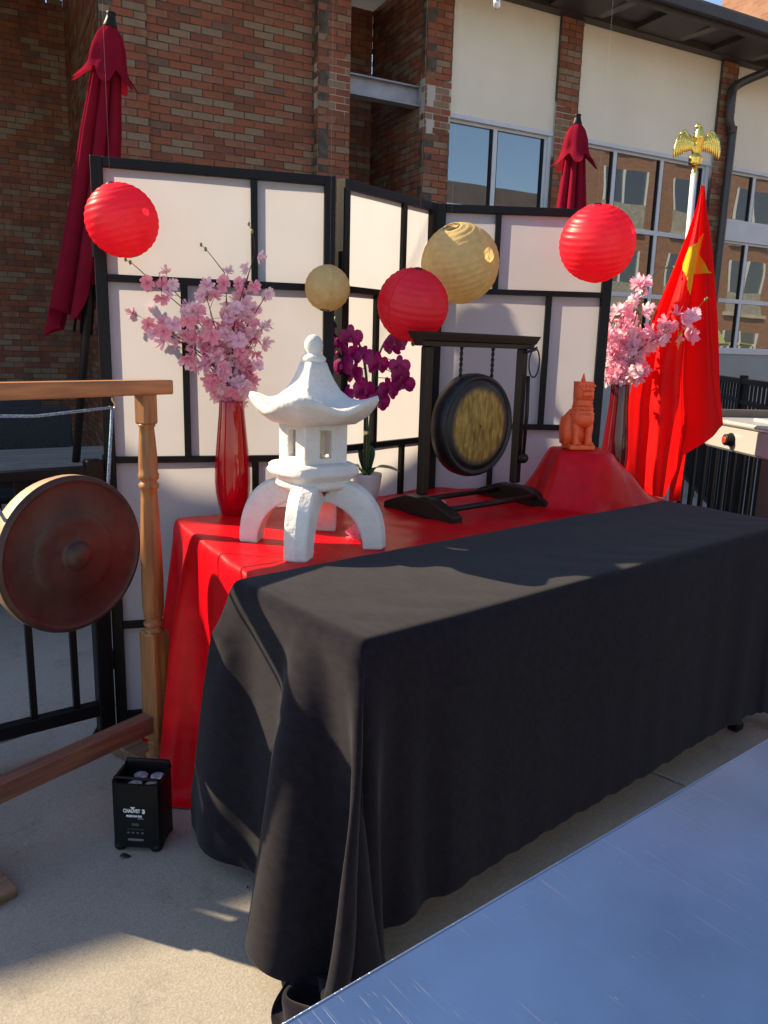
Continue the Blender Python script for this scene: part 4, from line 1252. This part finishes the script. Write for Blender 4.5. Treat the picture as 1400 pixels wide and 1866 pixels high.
stack('chest', [(0, -.006, .080, .040, .034), (0, -.012, .100, .046, .038), (0, -.012, .118, .046, .037), (.001, -.008, .14, .040, .035), (.002, -.005, .165, .036, .033), (.002, -.003, .182, .035, .033)], p=3)
for s_ in (-1, 1):
    stack('front_leg', [(s_ * .026, -.030, .016, .015, .017), (s_ * .026, -.032, .028, .014, .016), (s_ * .027, -.028, .05, .0125, .013), (s_ * .028, -.026, .075, .015, .016), (s_ * .027, -.020, .098, .017, .018)], 16, 2.6)
    pw = MB()
    for k in range(4): pw.sphere((s_ * .026 + (k - 1.5) * .0075, -.047, .022), .006, 8, 6)
    pw.build('paw', MT['orange'], LI)
stack('head', [(.002, -.002, .172, .033, .031), (.002, -.008, .182, .034, .036), (.002, -.006, .20, .034, .036), (.002, -.004, .215, .034, .033), (.002, -.002, .232, .035, .031), (.002, 0, .238, .036, .030)], p=6)
stack('muzzle', [(.004, -.038, .186, .022, .012), (.004, -.040, .192, .024, .015), (.004, -.040, .200, .023, .014), (.004, -.036, .207, .018, .010)], p=4)
br = MB(); br.box(-.022, .030, -.047, -.036, .211, .216); br.box(-.030, .034, -.034, -.030, .168, .173)
for k in range(9): br.sphere((-.030 + k * .0078, -.044 + abs(k - 4) * .0018, .112 + (k % 2) * .003), .006, 8, 6)
for k in range(8): br.sphere((-.027 + k * .0078, -.034 + abs(k - 3.5) * .0016, .162), .0052, 8, 6)
for k in range(5): br.sphere((-.030 + k * .016, -.032 - .004, .225), .005, 8, 6)
for zz, rx, ry in ((.126, .046, .038), (.142, .041, .036), (.155, .038, .034)):
    for k in range(14): br.sphere((.001 + rx * math.cos(PI + k * PI / 13), -.008 + ry * math.sin(PI + k * PI / 13), zz), .0052, 8, 6)
br.build('mane_curls', MT['orange'], LI)
hn = MB(); hn.lathe([(.009, .236), (.0085, .246), (.005, .256), (.001, .268)], 12)
hn.build('crest', MT['orange'], LI)
stack('tail', [(-.052, .03, .017, .015, .022), (-.056, .03, .05, .014, .022), (-.056, .03, .09, .015, .020), (-.052, .03, .112, .014, .016)], 16, 3)

# ================================================================== FLAG
FL = empty('flag', (1.222, 3.30, 0), 0, 'red flag with yellow stars hanging from a white pole topped by a gold eagle', 'flag')
MB().tube([(.018, .012, .03), (-.013, .012, 2.0)], .0125, 14).build('pole', MT['pole'], FL)
MB().lathe([(.15, 0), (.15, .012), (.12, .03), (.03, .05), (.022, .09), (.018, .14)], 28, T=TR(.018, .012, 0)).build('floor_base', MT['gold'], FL)
MB().tube([(-.0125, .012, 1.965), (-.0135, .012, 2.03)], .011, 14).build('ferrule', MT['gold'], FL)
LZ = [(1.946, 1.221), (1.866, 1.212), (1.76, 1.186), (1.631, 1.148), (1.455, 1.093), (1.275, 1.042), (1.068, 1.014), (.857, 1.010), (.667, 1.018)]
RZ = [(1.946, 1.235), (1.867, 1.248), (1.72, 1.282), (1.483, 1.318), (1.305, 1.349), (1.17, 1.371), (1.004, 1.409), (.868, 1.400), (.667, 1.390)]
lz = np.array(LZ[::-1]); rz_ = np.array(RZ[::-1])
def fx(u, z): return (1 - u) * interp(lz[:, 0], lz[:, 1], z) + u * interp(rz_[:, 0], rz_[:, 1], z)
def fu(x, z):
    a, b = interp(lz[:, 0], lz[:, 1], z), interp(rz_[:, 0], rz_[:, 1], z)
    return (x - a) / max(b - a, 1e-4)
def fy(u, z):
    k = min(1, (1.95 - z) / .5)
    return k * (0.045 * math.sin(2 * PI * (1.75 * u + .12)) + .018 * math.sin(2 * PI * (3.9 * u + .3 + z * .25)) + .006 * math.sin(40 * u + 6 * z))
def fbot(u): return interp([0, .3, .5, .62, .78, 1], [.70, .66, .69, .80, .91, 1.004], u)
FO = Vector((1.222, 3.30, 0))
def fpt(u, v):
    zb = fbot(u); z = 1.946 - (1.946 - zb) * v
    return Vector((fx(u, z), 3.30 - .045 + fy(u, z), z)) - FO
o = MB().grid(fpt, 60, 90).build('cloth', MT['flagred'], FL)
def strip(u, v):
    z = 1.05 - (1.05 - .655) * v
    return Vector((1.185 + .115 * u + .012 * v, 3.30 + .035 + .02 * math.sin(5 * u + 3 * v), z)) - FO
MB().grid(strip, 14, 30).build('inner_fold', MT['flagred'], FL)
def star(poly, name, off=.004):
    n = len(poly)
    cx = sum(p[0] for p in poly) / n; cz = sum(p[1] for p in poly) / n
    mb = MB(); rings = 8; per = 6; P = []
    pts = []
    for i in range(n):
        a, b = poly[i], poly[(i + 1) % n]
        for k in range(per): pts.append((a[0] + (b[0] - a[0]) * k / per, a[1] + (b[1] - a[1]) * k / per))
    m_ = len(pts)
    for r_ in range(1, rings + 1):
        for x, z in pts:
            X_, Z_ = cx + (x - cx) * r_ / rings, cz + (z - cz) * r_ / rings
            P.append(Vector((X_, 3.30 - .045 + fy(fu(X_, Z_), Z_) - off, Z_)) - FO)
    P.append(Vector((cx, 3.30 - .045 + fy(fu(cx, cz), cz) - off, cz)) - FO)
    F = [((r_) * m_ + k, (r_) * m_ + (k + 1) % m_, (r_ + 1) * m_ + (k + 1) % m_, (r_ + 1) * m_ + k) for r_ in range(rings - 1) for k in range(m_)]
    F += [(len(P) - 1, (k + 1) % m_, k) for k in range(m_)]
    mb.add(P, F, 0, True)
    mb.build(name, MT['flagyellow'], FL)
star([(1.251, 1.767), (1.239, 1.736), (1.196, 1.711), (1.18, 1.651), (1.178, 1.621), (1.189, 1.582), (1.216, 1.524), (1.238, 1.612), (1.291, 1.611), (1.268, 1.634), (1.250, 1.687)], 'large_star')
def five(cx, cz, r, rot, sx=.6): return [(cx + sx * (r if k % 2 == 0 else r * .4) * math.sin(rot + k * PI / 5), cz + (r if k % 2 == 0 else r * .4) * math.cos(rot + k * PI / 5)) for k in range(10)]
star(five(1.190, 1.355, .05, PI * .97), 'small_star')
# gold eagle
EG = Vector((-.0135, .012, 2.03))
eb = MB()
eb.lathe([(.010, 0), (.022, .002), (.026, .008), (.024, .016), (.0265, .022), (.026, .032), (.018, .042), (.013, .047)], 24, T=TR(*EG))
eb.build('globe', MT['gold'], FL)
bd = MB()
bp = spline([EG + Vector((0, 0, .040)), EG + Vector((.002, 0, .065)), EG + Vector((.004, -.004, .095)), EG + Vector((.003, -.008, .118)), EG + Vector((.000, -.010, .135)), EG + Vector((-.006, -.012, .143)), EG + Vector((-.020, -.014, .140))], 5)
rs = [interp([0, .15, .4, .6, .75, .88, 1], [.013, .017, .023, .015, .010, .011, .002], i / (len(bp) - 1)) for i in range(len(bp))]
bd.tube(bp, rs, 14); bd.build('eagle_body', MT['gold'], FL)
lgm = MB()
for s_ in (-1, 1): lgm.tube([EG + Vector((s_ * .010, -.006, .035)), EG + Vector((s_ * .012, -.006, .06)), EG + Vector((s_ * .010, -.004, .085))], [.006, .009, .010], 10)
lgm.build('eagle_legs', MT['gold'], FL)
for s_ in (-1, 1):
    wg = MB()
    # nine long feathers fanned from the raised wrist, overlapped by short coverts
    wr_ = EG + Vector((s_ * .052, 0, .128)); sh = EG + Vector((s_ * .016, 0, .098))
    wg.tube(spline([sh, EG + Vector((s_ * .034, -.002, .100)), wr_, EG + Vector((s_ * .070, 0, .112))], 4), [.007] * 4 + [.0065] * 4 + [.006] * 4 + [.005], 8)
    for row, (L0, nn, th_) in enumerate(((1.0, 9, .0026), (.6, 8, .0034))):
        for k in range(nn):
            q = k / (nn - 1)
            st_ = sh.lerp(wr_, min(1, q * 1.25)) if q < .8 else wr_ + Vector((s_ * .016 * (q - .8) / .2, 0, -.012 * (q - .8) / .2))
            tip = EG + Vector((s_ * (.022 + .066 * q), -.004 - .003 * row, .052 - .03 * q ** 1.5))
            tip = st_.lerp(tip, L0)
            mid_ = st_.lerp(tip, .55) + Vector((s_ * .008 * q, -.004, 0))
            p_ = spline([st_, mid_, tip], 4)
            wg.tube(p_, [interp([0, .3, .8, 1], [.005, .0068, .005, .001], i / (len(p_) - 1)) for i in range(len(p_))], 6)
    wg.build('eagle_wing', MT['gold'], FL)

# ================================================================== BIG GONG AND ITS STAND
GA = R(35); GROT = PI / 2 - GA
BG = empty('gong_stand', (-0.668, 2.145, 0), GROT, 'brown wooden gong frame with a turned post and flat top beam', 'gong stand')
def baluster(x):
    p = MB()
    p.cbox((x, 0, .275), .066, .066, .345, .007)
    p.lathe([(.028, .055), (.030, .060), (.024, .066), (.030, .074), (.024, .082), (.031, .090), (.026, .100), (.022, .108)], 24, T=TR(x, 0, 0))
    p.cbox((x, 0, .045), .055, .055, .022, .003)
    pr_ = [(.030, .445), (.026, .452), (.021, .458), (.029, .466), (.030, .472), (.022, .480), (.027, .490), (.0305, .52), (.0315, .60), (.030, .68), (.0265, .78), (.0235, .845), (.022, .868), (.0275, .874), (.0285, .884), (.023, .890), (.022, .894), (.0285, .900), (.029, .912), (.026, .918), (.0265, .935),
           (.0255, .97), (.022, 1.02), (.020, 1.044), (.0245, 1.050), (.021, 1.056)]
    p.lathe(pr_, 28, T=TR(x, 0, 0))
    p.cbox((x, 0, 1.096), .046, .046, .084, .004)
    return p.build('post', MT['standwood'], BG)
GL = 0.60
baluster(0); baluster(-GL)
o = MB().cbox((-GL / 2 + .01, 0, 1.155), GL + .13, .060, .040, .004).build('top_beam', MT['beamwood'], BG)
o = MB().cbox((-GL / 2, 0, .165), GL - .062, .045, .055, .003).build('stretcher', MT['strwood'], BG)
for x in (0, -GL):
    f_ = MB()
    poly = [(-.215, 0), (.215, 0), (.215, .022), (.17, .036), (-.17, .036), (-.215, .022)]
    f_.prism(poly, -.038, .038, T=TR(x, .02, 0) @ Matrix(((0, 0, 1, 0), (1, 0, 0, 0), (0, 1, 0, 0), (0, 0, 0, 1))))
    o = f_.build('foot', MT['footwood'], BG); bevel(o, .003, 2)
for x in (-.108, -.108 - .44):
    MB().tube([(x, 0, 1.137), (x, 0, 1.122), (x + .008, 0, 1.112), (x + .006, 0, 1.102), (x - .004, 0, 1.100), (x - .009, 0, 1.108)], .0022, 6).build('hook', MT['brass'], BG)
GO = empty('large_gong', (-0.826 + .018, 1.919 - .012, 0.742), GROT, 'large round brown bronze gong with a raised boss hanging in the wooden frame', 'gong')
G_R = 0.203
MB().lathe([(G_R - .012, .034), (G_R - .004, .031), (G_R, .024)], 72, T=TG, cap=False).build('lip', MT['gongred'], GO)
MB().lathe([(.002, .064), (.012, .0632), (.022, .0600), (.031, .0535), (.0355, .046), (.038, .0415), (.045, .040), (.085, .0385), (.104, .0375), (.110, .0345), (.116, .0315), (.150, .029), (G_R - .024, .0285), (G_R - .014, .032), (G_R - .012, .034)], 72, T=TG, cap=False).build('face', MT['gongred'], GO)
MB().lathe([(G_R, .024), (G_R - .001, -.004), (G_R - .007, -.026), (G_R - .017, -.026), (G_R - .014, -.004), (G_R - .015, .02)], 72, T=TG, cap=False).build('rim', MT['gongrimpale'], GO)
rp = MB()
gx0 = (-.108) - (-0.826 + .018 + .668) / math.cos(GROT) if False else None
inv = (TR(*GO.location) @ rotz(GROT)).inverted()
fr_ = TR(-0.668, 2.145, 0) @ rotz(GROT)
hk = [inv @ (fr_ @ Vector((x, 0, 1.104))) for x in (-.108, -.108 - .44)]
def hole(sg):
    q = .115 if sg > 0 else .165
    return Vector((sg * q, -.018, math.sqrt((G_R - .004) ** 2 - q ** 2)))
for h_, sg in ((hk[0], 1), (hk[1], -1)):
    rp.tube([hole(sg) + Vector((0, .02, -.008)), hole(sg), h_], .0042, 8)
rp.tube([hk[0], (hk[0] + hk[1]) / 2 + Vector((0, 0, -.012)), hk[1]], .0036, 8)
rp.build('rope', MT['bluerope'], GO)

# ================================================================== LIGHT BOX
LB = empty('uplight', (-0.606, 1.80, 0), R(-3), 'black battery uplight box with white lettering and two clear lenses standing on the concrete', 'uplight')
W2, D2, HB = .064, .056, .188
def ringbox(name, hx, hy, z0, z1, m, th=.008):
    mb = MB()
    O = rrect(hx, hy, 32, 7); I = rrect(hx - th, hy - th, 32, 7); n = 32
    P = [(x, y, z0) for x, y in O] + [(x, y, z1) for x, y in O] + [(x, y, z1) for x, y in I] + [(x, y, z1 - .03) for x, y in I]
    F = []
    for a in range(3): F += [(a * n + k, a * n + (k + 1) % n, (a + 1) * n + (k + 1) % n, (a + 1) * n + k) for k in range(n)]
    F += [tuple(range(n))[::-1], tuple(range(3 * n, 4 * n))]
    mb.add(P, F, 0, False)
    return mb.build(name, m, LB)
b_ = ringbox('housing', W2, D2, .014, HB, MT['blackplastic'])
for x in (-1, 1):
    for y in (-1, 1):
        MB().lathe([(.014, 0), (.017, .006), (.017, .018)], 14, T=TR(x * .046, y * .038, 0)).build('foot', MT['blackplastic'], LB)
for x in (-.022, .022):
    for y in (-.022, .020):
        q = MB().lathe([(.0175, HB - .028), (.0185, HB - .016), (.015, HB - .014), (.004, HB - .018)], 20, T=TR(x + .012, y, 0)).build('lens', MT['lens'], LB)
MB().tube([(-W2 + .004, -D2 + .030, HB - .004), (-W2 + .006, -D2 + .020, HB + .008), (W2 - .012, -D2 + .020, HB + .006), (W2 - .006, -D2 + .030, HB - .004)], .004, 8).build('handle', MT['blackplastic'], LB)
MB().tube([(-W2 + .006, D2 - .012, HB - .004), (-W2 + .008, D2 - .012, HB + .012), (W2 - .008, D2 - .012, HB + .012), (W2 - .006, D2 - .012, HB - .004)], .006, 8).build('handle', MT['blackplastic'], LB)
def text(s, size, x, z, m, shear=0.0, sx=1.0, bold=0.0):
    cu = bpy.data.curves.new('lettering', 'FONT'); cu.body = s; cu.size = size; cu.align_x = 'CENTER'; cu.shear = shear; cu.offset = bold
    ob = bpy.data.objects.new('tmp', cu); C.objects.link(ob)
    dg = bpy.context.evaluated_depsgraph_get(); me = bpy.data.meshes.new_from_object(ob.evaluated_get(dg))
    bpy.data.objects.remove(ob)
    me.materials.clear(); me.materials.append(m)
    o = bpy.data.objects.new('lettering', me); C.objects.link(o); o.parent = LB
    o.location = (x, -D2 - .0006, z); o.rotation_euler = (PI / 2, 0, 0); o.scale = (sx, 1, 1)
    return o
text('CHAUVET', .0135, -.008, .112, MT['white_print'], 0, .72, .0006)
text('3', .0150, .0225, .1112, MT['white_print'], 0, 1.0, .0011)
lg_ = MB(); lg_.add([(-.012, -D2 - .0006, .1275), (.002, -D2 - .0006, .1275), (-.005, -D2 - .0006, .1205)], [(0, 2, 1)]); lg_.build('logo_mark', MT['white_print'], LB)
text('FREEDOM PAR', .0078, -.003, .0995, MT['white_print'], .3, .80, .0004)
text('QUAD-4', .0042, .014, .0945, MT['white_print'], .3, .9)
text('8888', .0105, .0, .075, MT['grey_print'], 0, .9)
text('MENU  UP  DOWN  ENTER', .0038, .0, .064, MT['grey_print'])
bt_ = MB()
for k in range(4): bt_.cbox((-.018 + k * .012, -D2 - .0015, .056), .006, .003, .0035, .0008)
bt_.cbox((0, -D2 - .0012, .036), .040, .0024, .006, .001)
bt_.build('button_row', MT['grey_print'], LB)

# ================================================================== UMBRELLAS
def umbrella(top, base, label, skew=0.0, seed=0):
    t = empty('patio_umbrella', base, 0, label, 'umbrella')
    rr = random.Random(seed)
    tp_ = Vector(top) - Vector(base)
    MB().tube([(0, 0, .0), tp_ - tp_.normalized() * .02], .019, 12).build('pole', MT['gongwood'], t)
    ax = tp_.normalized()
    sd = ax.cross(Vector((0, 1, 0))).normalized(); bk = sd.cross(ax) * -1
    def at(rx, a, dist): return tp_ - ax * dist + sd * (rx * math.cos(a)) + bk * (rx * math.sin(a))
    # main canopy folded into deep pleats around the pole
    n = 160; rows = 40; Pv = []
    for j in range(rows + 1):
        q = j / rows; dist = .10 + (1.20 if skew else 1.22) * q
        base_r = interp([0, .1, .3, .6, .85, 1], [.035, .058, .082, .098, .112, .120], q)
        for k in range(n):
            a = 2 * PI * k / n
            pl = abs(math.sin(4 * a + .8 * math.sin(a + seed) + .25 * q)) ** .55
            lobe = 1 + (0.25 * q ** 2.6 * max(0, math.cos(a - .1)) if skew else 0)
            r_ = base_r * (.42 + .62 * pl) * lobe
            dz = (.05 * math.sin(4 * a + 1) + skew * .20 * (1 - math.cos(a)) * -.5) * q ** 3
            Pv.append(at(r_, a, dist + dz) + (sd * (skew * .03 * q ** 2)))
    F = [(j * n + k, j * n + (k + 1) % n, (j + 1) * n + (k + 1) % n, (j + 1) * n + k) for j in range(rows) for k in range(n)]
    mb = MB(); mb.add(Pv, F, 0, True); mb.build('canopy', MT['umbrella'], t)
    # vent flap on top with its ruffled hem
    n = 128; rows = 16; Pv = []
    for j in range(rows + 1):
        q = j / rows; dist = .045 + .20 * q
        base_r = interp([0, .15, .4, .7, 1], [.022, .045, .060, .070, .092], q)
        for k in range(n):
            a = 2 * PI * k / n
            fl = math.sin(7 * a + .5 + seed + .8 * math.sin(2 * a))
            r_ = base_r * (1.0 + .10 * math.sin(PI * min(1, q * 1.3)) + .22 * q ** 6 + (.05 + .25 * q ** 4) * fl)
            Pv.append(at(r_, a, dist + .03 * q ** 2 * fl))
    F = [(j * n + k, j * n + (k + 1) % n, (j + 1) * n + (k + 1) % n, (j + 1) * n + k) for j in range(rows) for k in range(n)]
    mb = MB(); mb.add(Pv, F, 0, True); mb.build('vent_flap', MT['umbrella'], t)
    q_ = ax.to_track_quat('Z', 'Y').to_matrix().to_4x4()
    MB().lathe([(.026, -.052), (.028, -.045), (.020, -.02), (.017, -.004), (.020, .0), (.018, .006), (.004, .008)], 18, T=TR(*tp_) @ q_).build('finial', MT['blackplastic'], t)
    MB().lathe([(.25, 0), (.25, .05), (.22, .07), (.05, .09), (.03, .25)], 24).build('base', MT['blackmetal'], t)
    for k in range(8):
        a = 2 * PI * k / 8
        MB().tube([at(.015, a, .06), at(.035, a, .7), at(.055, a, 1.30)], .006, 6).build('rib', MT['blackmetal'], t)
umbrella((-1.173, 3.50, 2.594), (-1.60, 3.71, 0), 'closed burgundy patio umbrella beside the brick corner, before the brick wall', skew=1.0, seed=1)
umbrella((1.03, 4.70, 2.595), (1.02, 4.70, 0), 'closed burgundy patio umbrella standing before the brick pier between the windows', skew=0.0, seed=3)

# ================================================================== FENCES
def fence(p, q, z0, z1, label, rails, step=0.112, pick=.008):
    p, q = Vector(p), Vector(q); d_ = (q - p); L = d_.length; a = math.atan2(d_.y, d_.x)
    t = empty('railing', p, a, label, 'railing', None)
    for z, h_, w_ in rails: MB().cbox((L / 2, 0, z), L, w_, h_, .003).build('rail', MT['blackmetal'], t)
    me = MB().box(-pick, pick, -pick, pick, z0, z1).mesh('picket', MT['blackmetal'])
    x = .07
    while x < L - .03:
        inst(me, 'picket', t, (x, 0, 0)); x += step
    pm_ = MB().cbox((0, 0, (z1 + .03) / 2), .05, .05, z1 + .03, .004).mesh('post', MT['blackmetal'])
    x = 0.0
    while x <= L + .01:
        inst(pm_, 'post', t, (x, 0, 0)); x += L / max(1, round(L / 1.9))
fd = Vector((math.sin(R(52.6)), math.cos(R(52.6)), 0))
F0 = Vector((-0.90, 2.345, 0))
fence(F0 - fd * 0.80, F0, .10, .89, 'black metal railing behind the large gong, ending at the folding screen', [(.885, .03, .045), (.10, .045, .035)], .128, .0095)
fence((1.52, 4.16, 0), (3.6, 5.7, 0), .10, .89, 'black metal railing behind the stainless grill, running towards the windows', [(.885, .03, .045), (.10, .045, .035)], .105, .011)
fence((2.10, 3.80, 0), (3.30, 8.87, 0), .10, 1.14, 'tall black railing with a double top rail below the cream base panel', [(1.13, .035, .045), (.99, .03, .035), (.12, .035, .035)], .115)

# ================================================================== PATIO FURNITURE IN THE SHADE
PT = empty('patio_table', (-1.62, 3.72, 0), R(33), 'grey plank patio table in the shade behind the large gong', 'table')
for k in range(9):
    MB().cbox((0, -.40 + k * .1, .70), 1.15, .094, .022, .003).build('plank', MT['plank'], PT)
MB().box(-.55, .55, -.42, .42, .655, .687).build('apron', MT['blackmetal'], PT)
for x in (-.52, .52):
    for y in (-.39, .39): MB().cbox((x, y, .328), .04, .04, .655, .004).build('leg', MT['blackmetal'], PT)
def chair(loc, rz, label):
    t = empty('wicker_chair', loc, rz, label, 'chair', None)
    MB().cbox((0, 0, .42), .48, .48, .05, .012).build('seat', MT['wicker'], t)
    bk = MB(); bk.cbox((0, .22, .68), .48, .035, .46, .012, T=TR(0, .0, 0) @ Matrix.Rotation(R(-6), 4, 'X')); bk.build('backrest', MT['wicker'], t)
    for x in (-.23, .23):
        for y in (-.21, .21): MB().tube([(x, y, 0), (x, y, .40)], .016, 8).build('leg', MT['blackmetal'], t)
        MB().cbox((x, -.01, .63), .04, .46, .028, .006).build('armrest', MT['plank'], t)
        MB().tube([(x, -.21, .40), (x, -.21, .62)], .013, 8).build('arm_support', MT['blackmetal'], t)
chair((-1.42, 4.75, 0), R(-5), 'dark wicker patio chair tucked in behind the plank table, nearest the screen')
chair((-2.02, 4.42, 0), R(30), 'dark wicker patio chair at the plank table, between two other wicker chairs')
chair((-2.60, 5.25, 0), R(25), 'dark wicker patio chair by the brick wall beyond the plank table')
chair((-2.35, 3.75, 0), R(75), 'dark wicker patio chair at the end of the plank table')

# ================================================================== GRILL
GR = empty('outdoor_grill', (1.509, 3.652, 0), R(-84), 'stainless outdoor grill with a red lit knob beside the flag', 'grill')
# local x runs along the front (towards the viewer), local y away from the table
o = MB().cbox((.60, .30, .930), 1.2, .60, .115, .010).build('control_panel', MT['stainless'], GR); 
o = MB().cbox((.60, .30, .996), 1.23, .63, .022, .008).build('top_ledge', MT['stainless'], GR)
MB().cbox((.62, .34, 1.012), .9, .42, .012, .003).build('burner_lid', MT['stainless'], GR)
MB().cbox((-.02, .52, 1.02), .05, 1.15, .045, .006).build('back_splash', MT['brownpanel'], GR)
kb = MB(); TK = TR(.235, -.0, .925) @ Matrix.Rotation(PI / 2, 4, 'X')
kb.lathe([(.031, -.002), (.031, .006), (.027, .009), (.025, .030), (.022, .033), (.017, .033)], 28, T=TK)
kn_ = kb.build('knob', MT['blackmetal'], GR)
MB().lathe([(.0165, .0335), (.012, .036), (.002, .0365)], 20, T=TK).build('knob_inlay', MT['redknob'], kn_)
for x, y in ((.50, .06), (1.12, .06), (.05, .55), (1.12, .55)):
    MB().cbox((x, y, .436), .10, .09, .872, .006).build('leg', MT['brownpanel'], GR)
MB().box(.46, 1.16, .06, .55, .30, .86).build('cabinet', MT['brownpanel'], GR)

# ================================================================== SMALL THINGS ON THE GROUND
cp = spline([(-1.75, 1.85, .008), (-1.35, 1.98, .008), (-1.12, 2.06, .008), (-.98, 2.13, .008), (-.93, 2.22, .008), (-.95, 2.5, .008)], 8)
tag(MB().tube(cp, .007, 8).build('power_cord', MT['blackplastic']), 'black power cord lying along the railing on the concrete', 'cord')
def dleaf(loc, s, rz, label):
    mb = MB()
    mb.grid(lambda u, v: Vector(((u - .5) * s * 1.6, (v - .5) * s * math.sin(PI * (.08 + .84 * u)), .004 + .012 * s * 10 * (v - .5) ** 2 + .004 * math.sin(5 * u))), 8, 4)
    o = mb.build('dead_leaf', MT['leafdark']); o.location = loc; o.rotation_euler = (0, 0, rz); tag(o, label, 'leaf')
dleaf((-.630, 1.722, .0), .018, .3, 'dark dead leaf lying against the foot of the uplight')
dleaf((-1.10, 2.42, .0), .022, .1, 'dark dead leaf lying behind the railing bars')
dleaf((-.30, 1.62, .0), .008, 1.0, 'tiny dark leaf fragment on open concrete beside the black cloth')

print('bricks as objects', cnt[0])
